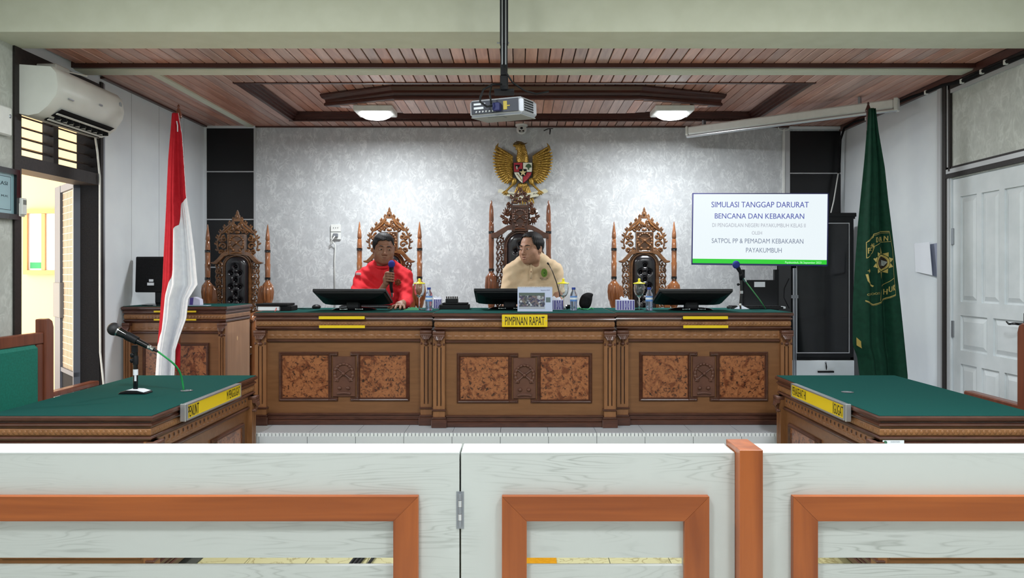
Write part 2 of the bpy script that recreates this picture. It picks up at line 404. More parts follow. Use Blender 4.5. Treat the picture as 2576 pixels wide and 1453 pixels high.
# ---------------------------------------------------------------- signed-distance modelling (numpy surface nets)
class SDF:
    def __init__(s, lo, hi, h):
        s.lo = np.array(lo, float); s.h = h
        n = np.ceil((np.array(hi)-s.lo)/h).astype(int)+1
        ax = [s.lo[i]+h*np.arange(n[i]) for i in range(3)]
        s.P = np.stack(np.meshgrid(*ax, indexing='ij'), -1); s.F = np.full(s.P.shape[:3], 9.0)
    def smin(s, d, k):
        if k <= 0: s.F = np.minimum(s.F, d); return s
        t = np.maximum(k-np.abs(s.F-d), 0)/k; s.F = np.minimum(s.F, d)-t*t*k*.25; return s
    def ssub(s, d, k):
        a = s.F; b = -d; t = np.maximum(k-np.abs(a-b), 0)/max(k, 1e-6); s.F = np.maximum(a, b)+t*t*k*.25; return s
    def d_ell(s, c, r, R=None):
        q = s.P-np.array(c)
        if R is not None: q = q @ np.array(R)
        r = np.array(r); k0 = np.linalg.norm(q/r, axis=-1); k1 = np.linalg.norm(q/(r*r), axis=-1)+1e-9
        return k0*(k0-1)/k1
    def d_cone(s, a, b, r0, r1):
        a = np.array(a, float); b = np.array(b, float); ab = b-a; q = s.P-a
        t = np.clip((q @ ab)/max(ab @ ab, 1e-12), 0, 1)
        return np.linalg.norm(q-t[..., None]*ab, axis=-1)-(r0+(r1-r0)*t)
    def ell(s, c, r, k=.01, R=None): return s.smin(s.d_ell(c, r, R), k)
    def cone(s, a, b, r0, r1, k=.01): return s.smin(s.d_cone(a, b, r0, r1), k)
    def mesh(s):
        Fn = s.F.copy(); Fn[0] = Fn[-1] = 1; Fn[:, 0] = Fn[:, -1] = 1; Fn[:, :, 0] = Fn[:, :, -1] = 1
        sgn = Fn < 0; nx, ny, nz = Fn.shape
        acc = np.zeros((nx-1, ny-1, nz-1, 3)); cnt = np.zeros((nx-1, ny-1, nz-1))
        quads = []
        for ax in range(3):
            sl0 = [slice(None)]*3; sl1 = [slice(None)]*3; sl0[ax] = slice(0, -1); sl1[ax] = slice(1, None)
            a, b = Fn[tuple(sl0)], Fn[tuple(sl1)]; cr = (a < 0) != (b < 0)
            I = np.argwhere(cr); t = a[cr]/(a[cr]-b[cr]); pos = I.astype(float); pos[:, ax] += t
            o1, o2 = [(1, 2), (2, 0), (0, 1)][ax]; cells = []
            for da, db in ((0, 0), (-1, 0), (-1, -1), (0, -1)):
                c = I.copy(); c[:, o1] += da; c[:, o2] += db; cells.append(c)
                np.add.at(acc, tuple(c.T), pos); np.add.at(cnt, tuple(c.T), 1)
            q = np.stack(cells, 1); neg = ~(a[cr] < 0); q[neg] = q[neg][:, ::-1]; quads.append(q)
        act = cnt > 0; idx = np.full(cnt.shape, -1); idx[act] = np.arange(act.sum())
        V = acc[act]/cnt[act][:, None]*s.h+s.lo
        Q = np.concatenate(quads); Fq = idx[Q[..., 0], Q[..., 1], Q[..., 2]]
        mb = MB(); mb.v = [tuple(p) for p in V]; mb.f = [tuple(int(i) for i in f) for f in Fq]; return mb
# ================================================================ room shell
XL, XR, YB, ZC, ZP, YP = -2.83, 2.92, 6.94, 2.755, .432, 4.78
Z = lambda rel: EYE+rel
# floor: main slab with tiles, platform with tiles, riser
fl = struct(obj('floor', MB().box(XL-.2, XR+.2, -3, YP+.05, -.06, -.006), 'grout'))
tm = MB().box(-.148, .148, -.148, .148, -.006, 0)
t0 = obj('tile', tm, 'floortile', fl, local=True); tmesh = t0.data; first = True
for j in range(7):
    for i in range(20):
        if first: o = t0; first = False
        else: o = t0.copy(); COL.objects.link(o)
        o.location = Vector((-2.70+.3*i, 2.95+.3*j if j < 6 else 2.95+.3*j, 0))-Vector(fl['_o'])
obj('floor_finish', MB().box(XL-.05, XR+.05, -2.99, 2.79, -.006, -.001), mat('pale_floor', (205, 206, 202), .35), fl)
pf = struct(obj('floor_platform', MB().box(XL, XR, YP+.008, YB, -.02, ZP-.008), 'grout'))
pt = obj('tile', MB().box(-.1485, .1485, -.1485, .1485, -.008, 0), 'tile', pf, local=True)
rt = obj('riser_tile', MB().box(-.1485, .1485, 0, .008, 0, .2), 'tile', pf, local=True)
mo = obj('mosaic_tile', MB().box(-.0098, .0098, -.012, .018, -.02, .002, c=.002), 'tile_mosaic', pf, local=True)
po = Vector(pf['_o'])
def inst(o, loc, first=[]):
    if o.name in first: c = o.copy(); COL.objects.link(c)
    else: first.append(o.name); c = o
    c.location = Vector(loc)-po; return c
for i in range(19):
    x = -2.70+.3*i+.035
    for j in range(2): inst(pt, (x, YP+.025+.15+.3*j, ZP))
    for k in range(2): inst(rt, (x, YP, .012+.204*k))
for i in range(206):
    inst(mo, (-1.92+.0235*i-.45, YP+.012, ZP)) if -1.92+.0235*i-.45 < 1.75 and -1.92+.0235*i-.45 > -1.75 else None
obj('platform_finish', MB().box(XL, XR, YP+.63, YB, ZP-.008, ZP-.0005), 'tile', pf)

# back wall
wb = struct(obj('wall_back', MB().box(XL-.2, XR+.2, YB, YB+.12, 0, 3.1), 'paper'))
def at_w(x0, x1, z0, z1, m, name, y=YB, d=.012, par=wb): return obj(name, MB().box(x0, x1, y-d, y, z0, z1, c=.002), m, par)
PL0, PL1, PR0, PR1 = XL, -2.38, 2.435, XR
for (a, b, cuts) in ((PL0+.005, PL1-.005, (320, 432, 552, 672, 792, 912, 1010)), (PR0+.005, PR1-.005, (328, 436, 556, 676, 796, 916, 1010))):
    for u, v in zip(cuts[:-1], cuts[1:]):
        at_w(a, b, Z(-(v-690-2)/278.8), Z(-(u-690+2)/278.8), 'blacktile', 'panel')
        at_w(a, b, Z(-(v-690+1.5)/278.8), Z(-(v-690-1.5)/278.8), 'aluwhite', 'strip', d=.016)
tr = struct(obj('trim_1', MB().box(PL1-.005, PL1+.012, YB-.02, YB, ZP, ZC).box(PR0-.05, PR0+.005, YB-.02, YB, ZP, ZC-.02), 'aluwhite'))
struct(obj('trim_2', MB().box(PL0, PL1+.01, YB-.03, YB, ZC-.02, ZC).box(PR0, PR1, YB-.03, YB, ZC-.03, ZC-.005).box(PL0, PL0+.02, YB-.024, YB, ZP, ZC).box(PR1-.02, PR1, YB-.024, YB, ZP, ZC-.02), 'panel_white'))
# left wall
DY0, DY1 = 4.36, 5.19
wl = struct(obj('wall_left', MB().box(XL-.14, XL, DY1, YB, 0, 3.1).box(XL-.14, XL, DY0, DY1, 2.70, 3.1).box(XL-.14, XL, DY0, DY1, -.05, ZP), 'panel_white'))
obj('wallpaper_section', MB().box(XL-.14, XL, -3, DY0-.06, 0, 3.1), 'paper_side', wl)
for y in (5.62, 6.05, 6.5): obj('panel_joint', MB().box(XL-.001, XL+.0015, y-.0015, y+.0015, ZP, ZC), 'aluwhite', wl)
# right wall
RD0, RD1 = 4.36, 5.17
wr = struct(obj('wall_right', MB().box(XR, XR+.14, 5.28, YB, 0, 3.1), 'panel_white'))
obj('wallpaper_section', MB().box(XR, XR+.14, -3, RD0-.1, 0, 3.1).box(XR, XR+.14, RD0-.1, 5.28, 2.062, 3.1), 'paper_side', wr)
obj('door_surround', MB().box(XR+.03, XR+.14, RD1+.01, 5.28, 0, 2.1), 'darkframe', wr)
struct(obj('wall_front', MB().box(XL-.2, XR+.2, -3.12, -3, 0, 3.1), 'panel_white'))
# ceilings and beams
CB = 4.36
ce = struct(obj('ceiling', MB().box(XL-.2, XR+.2, CB-.2, YB+.12, ZC+.09, ZC+.14), 'plank_dark'))
co = Vector(ce['_o'])
def plank_run(xs, y0, y1, z, zt=.012, w=.0345):
    o = None
    for x in xs:
        if o is None:
            o = obj('plank', MB().box(-w, w, y0, y1, 0, zt, c=.003), 'plank', ce, local=True)
        else: o = o.copy(); COL.objects.link(o)
        o.location = Vector((x, 0, z))-co
PIT = .075; NX = int((XR-XL)/PIT)
XS = [XL+.0375+PIT*i+.02 for i in range(NX)]
TX0, TX1, TY0, TY1 = -1.95, 2.03, 5.38, 6.66          # tray opening
plank_run(XS, CB-.1, 4.875, ZC)
plank_run([x for x in XS if not TX0-.04 < x < TX1+.04], 5.02, YB, ZC)
ins = [x for x in XS if TX0-.04 < x < TX1+.04]
plank_run(ins, 5.02, TY0, ZC); plank_run(ins, TY1, YB, ZC); plank_run(ins, TY0+.002, TY1-.002, ZC+.07)
tw = MB(); tw.box(TX0-.04, TX1+.04, TY0-.03, TY0, ZC-.006, ZC+.09).box(TX0-.04, TX1+.04, TY1, TY1+.02, ZC-.008, ZC+.09)
tw.box(TX0-.03, TX0, TY0, TY1, ZC-.006, ZC+.09).box(TX1, TX1+.03, TY0, TY1, ZC-.006, ZC+.09)
for X0, sg in ((TX0, 1), (TX1, -1)):
    for k in range(3): tw.box(X0, X0+sg*(.018+.016*k), TY0, TY1, ZC+.012+.018*k, ZC+.03+.018*k)
for k in range(3): tw.box(TX0, TX1, TY1-.018-.006*k, TY1, ZC+.012+.018*k, ZC+.03+.018*k)
obj('tray_moulding', tw, 'plank_dark', ce)
# hanging island (elongated hexagon) with moulded edge
IZ = Z(1.305)
def hexa(o): return [(-1.50-o, 5.97), (-.93-o*.4, 5.74-o), (.90+o*.4, 5.74-o), (1.57+o, 5.97), (.90+o*.4, 6.23+o), (-.93-o*.4, 6.23+o)]
prof = [(.0, 0), (.012, .006), (.012, .022), (0, .030), (.006, .05), (.03, .062), (.045, .085), (.045, .095)]
im = MB(); vs = []; fs = []
for o_, dz in prof: vs += [(x, y, IZ+dz) for x, y in hexa(o_)]
for i in range(len(prof)-1):
    for k in range(6): a, b = i*6+k, i*6+(k+1) % 6; fs.append((a, b, b+6, a+6))
fs.append(tuple(range((len(prof)-1)*6, len(prof)*6))); fs.append(tuple(range(6))[::-1]); im.add(vs, fs)
obj('island_moulding', im, 'plank_dark', ce)
def hexy(x):
    if x < -.93: t = (x+1.50)/.57
    elif x > .90: t = (1.57-x)/.67
    else: t = 1
    return 5.97-.23*t, 5.97+.26*t
for x in ins:
    if -1.42 < x < 1.5:
        a, b = hexy(x-.03) if x < 0 else hexy(x+.03)
        o = obj('plank', MB().box(x-.0345, x+.0345, a+.012, b-.012, IZ-.004, IZ+.003), 'plank', ce)
# cream beams
struct(obj('trim_3', MB().box(XL-.1, XR+.1, 4.06, CB, Z(1.28), 3.1), 'cream')).name = 'trim_3'
struct(obj('trim_4', MB().box(XL, XR, 4.90, 5.02, Z(1.30), ZC+.05).box(XL, XR, 4.89, 4.90, Z(1.304), ZC), 'cream'))
struct(obj('trim_5', MB().box(XL, XR, 4.862, 4.89, Z(1.308), ZC+.01), 'plank_dark'))
struct(obj('trim_6', MB().box(-2.44, -2.385, 5.02, YB, ZC-.012, ZC), 'cream'))
struct(obj('trim_7', MB().box(XL, XL+.03, 5.2, YB, ZC-.012, ZC).box(XR-.03, XR, CB, YB, ZC-.05, ZC).box(-2.38, PR0, YB-.02, YB, ZC-.012, ZC), 'plank_dark'))
c2 = struct(obj('ceiling_public_side', MB().box(XL-.2, XR+.2, -3.1, 4.08, 3.05, 3.12), 'white_ceiling'))
# ---- left doorway: black frame, louvred transom, aluminium door with frosted grid glass, corridor beyond
d1 = thing('door_1', 'x', 'x'); del d1['label']; del d1['category']; d1['kind'] = 'structure'
fr = MB().box(XL-.15, XL+.012, DY0-.06, DY0, ZP, 2.70).box(XL-.15, XL+.012, DY1, DY1+.03, ZP, 2.72)
fr.box(XL-.148, XL+.011, DY0, DY1, Z(.60), Z(.675)).box(XL-.12, XL+.008, DY0, DY1, 2.60, 2.70)
obj('door_frame', fr, 'darkframe', d1)
obj('reveal_lining', MB().box(XL-.15, XL+.004, DY1-.006, DY1, ZP, 2.70), 'blackmatte', d1)
obj('mullion', MB().box(XL-.10, XL-.03, DY0+.37, DY0+.42, Z(.675), 2.62), 'darkframe', d1)
for k in range(8):
    z = Z(.735)+.062*k
    o = obj('louver_slat', MB().box(-.035, .035, DY0, DY1, -.004, .004, M=T((XL-.075, 0, z)) @ Ry(.35)), 'darkframe', d1)
obj('edge_strip', MB().box(XL-.001, XL+.006, DY1+.03, DY1+.06, ZP, 2.72), 'grey_metal', d1)
obj('sill', MB().box(XL-.2, XL, DY0, DY1, ZP-.03, ZP), 'grout', d1)
hx, hy = XL-.14, DY1-.02; an = math.radians(130)   # leaf swung out into the corridor
dleaf = thing('corridor_door_leaf', 'grey aluminium door leaf with frosted grid glass, open into the bright corridor', 'door', (hx, hy, ZP), math.radians(131))
LW, LH = .62, 1.62
f = MB().box(0, .022, -.02, .02, 0, LH).box(LW-.19, LW, -.022, .022, 0, LH).box(0, LW, -.02, .02, LH-.05, LH).box(0, LW, -.02, .02, 0, .06).box(0, LW, -.018, .018, .3, .33)
obj('door_frame', f, mat('grey_painted_aluminium', (84, 90, 102), .5), dleaf, local=True)
gm = mat('frosted_grid_glass', (150, 130, 104), .5)
g = obj('glass_pane', MB().box(.022, LW-.18, -.004, .004, .33, LH-.05), gm, dleaf, local=True)
gl = MB()
for i in range(9): gl.box(.05+.045*i, .056+.045*i, -.006, .006, .33, LH-.05)
for i in range(26): gl.box(.022, LW-.18, -.006, .006, .36+.048*i, .366+.048*i)
obj('grid_bars', gl, mat('grid_cream', (196, 182, 156), .5), dleaf, local=True)
obj('kick_panel', MB().box(.022, LW-.18, -.008, .008, .06, .3), 'blackmatte', dleaf, local=True)
lk = obj('lock_case', MB().box(LW-.22, LW+.02, -.03, .03, .68, .93, c=.004), mat('grey_lock_case', (104, 106, 110), .5), dleaf, local=True)
obj('latch', MB().box(LW-.002, LW+.002, -.012, .012, .5, .64).box(LW-.04, LW-.02, -.035, -.02, .52, .56), 'chrome', lk, local=True)
# corridor
cw = struct(obj('wall_corridor', MB().box(-5.6, XL-.14, 6.4, 6.5, 0, 3.4).box(-5.0, -4.95, 3.2, 3.3, 0, 3.4), mat('orange_cream_paint', (246, 218, 168), .8)))
struct(obj('floor_corridor', MB().box(-5.6, XL-.14, 2.5, 6.4, ZP-.06, ZP-.002), mat('corridor_tile', (236, 220, 206), .4)))
struct(obj('ceiling_corridor', MB().box(-5.6, XL-.14, 2.5, 6.5, 3.0, 3.05), mat('corridor_ceiling', (244, 208, 158), .8)))
for k in range(4): struct(obj('trim_8', MB().box(-5.2, XL-.15, 3.6+.75*k, 3.66+.75*k, 2.9, 3.0), mat('corridor_batten', (196, 130, 80), .6)))
p = at(122, 608, 6.38)
nb = thing('notice_board', 'wooden framed glass notice board on the corridor wall seen through the doorway', 'board', (p.x, 6.39, p.z-.27))
nw, nh = .20, .54
f = MB().frame([(-nw, 0), (nw, 0), (nw, nh), (-nw, nh)], [(0, 0), (0, -.03), (.035, -.03), (.035, -.012)])
f2 = MB(); f2.v = [(x, y, z) for x, y, z in f.v]; f2.f = f.f
obj('frame', f2, mat('pale_wood', (222, 170, 112), .5), nb, local=True)
obj('backing', MB().box(-nw, nw, -.012, 0, 0, nh), 'paperwhite', nb, local=True)
obj('green_notice', MB().box(-nw+.05, -nw+.14, -.014, -.011, .05, .10), mat('green_print', (60, 170, 110), .6), nb, local=True)
obj('mullion', MB().box(-.05, -.02, -.026, -.012, .036, nh-.036), mat('pale_wood', (222, 170, 112), .5), nb, local=True)
# ---- right door (white panelled) with frame
d2 = thing('door_2', 'x', 'x'); del d2['label']; del d2['category']; d2['kind'] = 'structure'
DT = 2.055
def rx(y): return y
leaf = MB()      # built in (u along -y from the hinge, w out into the room, z), then mapped on the wall
MR = T((XR, RD1, 0)) @ Rz(-PI/2)      # local x -> -y, local y -> +x(into wall)
lw, lh = RD1-RD0, DT
leaf.M = MR
leaf.box(0, lw, .012, .04, .0, lh)
st, pans = .085, []
cols3 = [(st+(lw-2*st-2*.05)/3*i+.05*i, st+(lw-2*st-2*.05)/3*(i+1)+.05*i) for i in range(3)]
cols2 = [(st+(lw-2*st-.06)/2*i+.06*i, st+(lw-2*st-.06)/2*(i+1)+.06*i) for i in range(2)]
rows = [(1.24, DT-.12, cols3), (.92, 1.15, cols2), (.16, .83, cols3)]
# stiles and rails proud of the field
prev = lh
bands = [(0, .16), (.83, .92), (1.15, 1.24), (DT-.12, lh)]
for a, b in bands: leaf.box(0, lw, 0, .012, a, b)
for a, b, cs in rows:
    leaf.box(0, cs[0][0], 0, .012, a, b); leaf.box(cs[-1][1], lw, 0, .012, a, b)
    for c0, c1 in zip(cs[:-1], cs[1:]): leaf.box(c0[1], c1[0], 0, .012, a, b)
lf = obj('door_leaf', leaf, 'white_paint', d2)
for a, b, cs in rows:
    for c0, c1 in cs:
        q = MB(MR)
        v = [(c0+.012, .012, a+.012), (c1-.012, .012, a+.012), (c1-.012, .012, b-.012), (c0+.012, .012, b-.012),
             (c0+.04, .001, a+.04), (c1-.04, .001, a+.04), (c1-.04, .001, b-.04), (c0+.04, .001, b-.04)]
        q.add(v, [(4, 5, 6, 7), (0, 1, 5, 4), (1, 2, 6, 5), (2, 3, 7, 6), (3, 0, 4, 7)])
        obj('raised_panel', q, 'white_paint', d2)
hd = MB(MR); hd.box(lw-.075, lw-.05, -.012, 0, 1.05, 1.20, c=.004); hd.tube([(lw-.062, -.012, 1.135), (lw-.062, -.045, 1.135), (lw-.085, -.055, 1.137), (lw-.135, -.055, 1.13), (lw-.165, -.05, 1.143)], [.008, .008, .008, .006, .005])
obj('door_handle', hd, 'blackgloss', d2, smooth=40)
for z in (.45, 1.0, 1.62):
    obj('hinge', MB(MR).box(-.012, .012, -.008, .004, z, z+.11, c=.002), 'grey_metal', d2)
obj('door_frame', MB(MR).box(-.06, -.015, -.006, .05, 0, DT+.02).box(lw+.01, lw+.06, -.006, .05, 0, DT+.02), 'white_paint', d2)
obj('lintel', MB(MR).box(-.06, lw+.06, -.02, .03, DT+.015, DT+.045).box(-.08, lw+.1, -.012, .01, DT+.075, DT+.09), 'darkframe', d2)
obj('lintel_strip', MB(MR).box(-.08, lw+.1, -.018, .01, DT+.045, DT+.075), 'aluwhite', d2)
struct(obj('trim_9', MB().box(XR-.012, XR, 5.197, 5.228, 0, ZC-.02).box(XR-.03, XR+.0, 5.27, 5.315, ZP, ZC-.06), 'aluwhite'))
struct(obj('trim_10', MB().box(XR-.02, XR, 5.228, 5.27, 0, ZC-.02).box(XR-.02, XR, 5.18, 5.197, DT+.06, ZC-.05).box(XR-.02, XR, 4.0, 5.2, ZC-.09, ZC-.01), 'darkframe'))
struct(obj('trim_11', MB().box(XR-.015, XR, 4.0, 5.2, ZC-.115, ZC-.09), 'aluwhite'))

# ================================================================ ceiling lamps
for k, (px, py, side) in enumerate(((945, 272, 'nearer the left wall, above the man in red'), (1690, 272, 'to the right, above the presentation screen side'))):
    x = (px-CX)/F*6.03
    t = thing('ceiling_lamp', ('round lit ceiling lamp above the man in red' if k == 0 else 'round lit ceiling lamp above the empty throne and screen'), 'lamp', (x, 6.03, IZ-.004), 0, 'round lamps on the ceiling')
    obj('mounting_plate', MB().box(-.15, .15, -.13, .13, -.045, 0, c=.006), 'white_plastic', t, local=True)
    obj('diffuser', MB().lathe([(.03, -.085), (.085, -.078), (.115, -.062), (.12, -.045)], 32), mat('lamp_diffuser', (255, 255, 255), .5, emit=9), t, local=True, smooth=60)
    l = bpy.data.lights.new('lamp_light', 'AREA'); l.shape = 'DISK'; l.size = .24; l.energy = 34; l.color = (.93, .97, 1.0)
    lo = bpy.data.objects.new('lamp_light', l); COL.objects.link(lo); lo.location = (x, 6.03, IZ-.095)
for i, (x, y) in enumerate(ROOM_LAMPS):
    t = thing('ceiling_panel_lamp', 'square lit ceiling fitting over the public side, %s' % ['rear row toward the doorway', 'rear row toward the white door', 'added fill lamp nearest the beam, doorway side', 'added fill lamp nearest the beam, white door side'][i], 'lamp', (x, y, 3.05), 0, 'square ceiling fittings')
    obj('housing', MB().box(-.3, .3, -.3, .3, -.05, 0, c=.01), 'white_plastic', t, local=True)
    obj('diffuser', MB().box(-.27, .27, -.27, .27, -.056, -.05), mat('panel_diffuser', (255, 255, 255), .5, emit=4), t, local=True)
# ================================================================ public rail in the foreground
def rail_section(name, label, x0, x1, fx0, fx1, far=False):
    """x0..x1 the board, fx0..fx1 outer edges of the orange frame"""
    Y0, Y1, ZT = 2.236, 2.35, .90
    t = thing(name, label, 'railing', ((x0+x1)/2, Y0, 0))
    fw = .0715; zt = EYE-(1243-690)/865.4; zi = zt-fw
    a, b = max(fx0+fw, x0), min(fx1-fw, x1)          # opening between the uprights
    bt = .018
    # solid border boards
    obj('top_board', MB().box(x0, x1, Y0, Y0+bt, zi, ZT-.0), 'lam', t)
    obj('cap', MB().box(x0, x1, Y0-.0005, Y1, ZT-.002, ZT+.004, c=.0015), 'lamtop', t)
    if a > x0: obj('side_board', MB().box(x0, a, Y0, Y0+bt, .02, zi), 'lam', t)
    if b < x1: obj('side_board', MB().box(b, x1, Y0, Y0+bt, .02, zi), 'lam', t)
    z = zi
    hs = [zi, EYE-712/865.4]
    top = zi; k = 0
    while top > .12:
        bot = EYE-712/865.4 if k == 0 else top-.13
        bot = max(bot, .06)
        obj('slat', MB().box(a, b, Y0, Y0+bt, bot, top), 'lam', t); top = bot-.0235; k += 1
    obj('bottom_board', MB().box(x0, x1, Y0, Y0+bt, 0, max(.02, .06)), 'lam', t)
    obj('end_board', MB().box(x0, x0+.018, Y0+bt, Y1-.001, 0, ZT-.002), 'lam', t)
    obj('end_board', MB().box(x1-.018, x1, Y0+bt, Y1-.001, 0, ZT-.002), 'lam', t)
    YF = Y0-.022; zb = .08
    q = MB()
    def quad(p, nm, m):
        q = MB(); q.prism(p, YF, Y0-.0005); obj(nm, q, m, t, bevel=.0012)
    xo0, xo1 = fx0, fx1
    quad([(xo0, zt), (xo1, zt), (xo1-fw, zi), (xo0+fw, zi)], 'frame_rail', 'orange')
    quad([(xo0, zb), (xo0+fw, zb+fw), (xo1-fw, zb+fw), (xo1, zb)], 'frame_rail', 'orange')
    if fx0 >= x0: quad([(xo0, zb), (xo0, zt), (xo0+fw, zi), (xo0+fw, zb+fw)], 'frame_upright', 'orange_v')
    if fx1 <= x1: quad([(xo1, zb), (xo1, zt), (xo1-fw, zi), (xo1-fw, zb+fw)], 'frame_upright', 'orange_v')
    return t
S_ = 865.4
rail_section('railing', 'whitewashed rail panel with a long orange wooden frame, beside the desk with the microphone', XL+.01, (1155.5-CX)/S_, XL+.12, (1054-CX)/S_)
rail_section('railing_gate', 'whitewashed hinged gate panel between hinge and orange post, with a smaller orange frame', (1160-CX)/S_, (1848.5-CX)/S_, (1263-CX)/S_, (1780-CX)/S_)
rail_section('railing', 'whitewashed rail panel between orange post and the white door side', .700, XR-.01, (1989-CX)/S_, XR-.12)
po_ = MB().box(.629, .695, 2.188, 2.335, 0, .921, c=.0015)
tag(obj('rail_post', po_, 'orange_v'), 'upright orange wooden post standing proud of the white rail', 'post')
hg = thing('hinge', 'small steel butt hinge joining the gate to the long rail panel', 'hinge', ((1157.5-CX)/S_, 2.232, .74))
hx = (1157.5-CX)/S_
for k in range(5):
    obj('knuckle', MB().lathe([(.0055, 0), (.0055, .0185)], 12, (hx, 2.2315, .688+.0195*k)), 'chrome' if k % 2 else 'grey_metal', hg, smooth=50)
obj('leaf_plate', MB().box(hx-.011, hx+.011, 2.2345, 2.2365, .682, .79), 'grey_metal', hg)
# ================================================================ carved wooden benches and desks
def cornice(root, x0, x1, y0, y1, zt, s=1.0, felt=True, carve_sides=('f',)):
    P = [(.022, -.003), (.026, -.010), (.026, -.020), (.020, -.026), (.010, -.029), (.012, -.034), (.018, -.038), (.020, -.046), (.012, -.052), (.008, -.060)]
    obj('top_moulding', MB().ring(x0, x1, y0, y1, [(o, zt+z*s) for o, z in P]), 'bench_dark', root)
    cs = obj('carved_strip', MB().ring(x0, x1, y0, y1, [(.010, zt-.060*s), (.013, zt-.066*s), (.013, zt-.086*s), (.009, zt-.092*s)]), 'bench_carve', root)
    eg = MB(); zz = zt-.076*s
    if 'f' in carve_sides:
        n = int((x1-x0)/.0225)
        for i in range(n): eg.ell((x0+(i+.5)*(x1-x0)/n, y0-.0125, zz), (.0085, .0034, .0095*s), 7, 5)
    for sd, X in (('r', x1+.0125), ('l', x0-.0125)):
        if sd in carve_sides:
            n = int((y1-y0)/.0225)
            for i in range(n): eg.ell((X, y0+(i+.5)*(y1-y0)/n, zz), (.0034, .0085, .0095*s), 7, 5)
    obj('egg_carving', eg, 'bench_carve', cs, smooth=60)
    obj('lower_moulding', MB().ring(x0, x1, y0, y1, [(.004, zt-.092*s), (.012, zt-.097*s), (.016, zt-.104*s), (.012, zt-.110*s), (.004, zt-.118*s)]), 'bench_dark', root)
    if felt: obj('felt_top', MB().box(x0-.018, x1+.018, y0-.018, y1+.018, zt-.004, zt, c=.0015), 'felt', root)
def pilaster(root, M, u0, u1, zb, zt, proj=.03):
    c = (u0+u1)/2; h = (u1-u0)/2
    p = MB(M)
    # shaft with two flutes
    zs, ze = zb+.14, zt-.105
    p.box(u0, u1, -proj*.55, .01, zb, zt); 
    for a, b in ((u0, c-h*.42), (c-h*.22, c+h*.22), (c+h*.42, u1)): p.box(a, b, -proj, -proj*.55, zs, ze)
    p.box(u0, u1, -proj, -proj*.55, zb, zs).box(u0, u1, -proj, -proj*.55, ze, zt)
    o = obj('pilaster', p, 'bench_y', root)
    for a, b in ((c-h*.38, c-h*.26), (c+h*.26, c+h*.38)): obj('flute', MB(M).box(a, b, -proj*.62, -proj*.5, zs+.006, ze-.006), 'plank_dark', o)
    b_ = MB(M)
    b_.box(u0-.012, u1+.012, -proj-.014, 0, zb, zb+.055, c=.004).box(u0-.006, u1+.006, -proj-.008, 0, zb+.055, zb+.07, c=.003).box(u0-.008, u1+.008, -proj-.010, 0, zb+.108, zb+.12, c=.003)
    obj('base_block', b_, 'bench_dark', o)
    k = MB(M); za = zt-.10
    k.box(u0-.002, u1+.002, -proj-.022, 0, zt-.022, zt, c=.003)
    k.tube([(u0, -proj-.012, zt-.03), (u1, -proj-.012, zt-.03)], .012, 8)
    for i in range(-2, 3):       # acanthus leaf ribs curling down
        x = c+i*h*.36; zend = za+.012+abs(i)*.012
        k.tube([(x, -proj-.016, zt-.035), (x*.6+c*.4, -proj-.024, zt-.055), (x*.35+c*.65, -proj-.014, zend+.012), (x*.3+c*.7, -proj-.006, zend)], [.008, .0085, .006, .003], 6)
    k.ell((c, -proj-.006, za+.012), (h*.45, .012, .012), 8, 6)
    k.ell((u0+.006, -proj-.002, za+.014), (.007, .01, .008), 8, 6).ell((u1-.006, -proj-.002, za+.014), (.007, .01, .008), 8, 6)
    obj('corbel', k, 'emblem', o, smooth=50)
def emblem(root, M, c, z0, z1, w, y=-.012, m='emblem', flat=False):
    """plaque: oval wreath, crossed bars, centre boss, ribbon"""
    h = z1-z0; k = MB(M)
    pq = obj('plaque', MB(M).box(c-w/2, c+w/2, y, 0.012, z0, z1, c=.003), m, root)
    cz = z0+h*.58; R = w*.40
    for i in range(13):
        a = PI*(-.22)+i*(PI*1.44)/12
        sz = w*.074*(1+.45*abs(i-6)/6)
        x, z_ = c+R*math.cos(a), cz+R*1.05*math.sin(a)
        Rm = Matrix.Rotation(-(a+PI/2), 3, 'Y')
        k.ell((x, y-.003, z_), (sz*1.2, .009, sz*.8), 8, 5, R=Rm)
    for sx in (-1, 1): k.ell((c+sx*w*.19, y-.004, z0+h*.22), (w*.095, .011, w*.085), 8, 6)
    for sx in (-1, 1):
        k.tube([(c-sx*R*.86, y-.005, cz+R*.62), (c, y-.009, cz), (c+sx*R*.95, y-.005, cz-R*.82)], [w*.022, w*.026, w*.045], 6)
    k.ell((c, y-.010, cz), (w*.085, .012, w*.085), 10, 8)
    pts = [(c+w*.3*t, y-.002, z0+h*.095-abs(t)**2*h*.02) for t in (-1, -.6, -.2, .2, .6, 1)]
    k.tube(pts, h*.042, 6, flat=.8)
    return obj('carved_emblem', k, m, root, smooth=50)
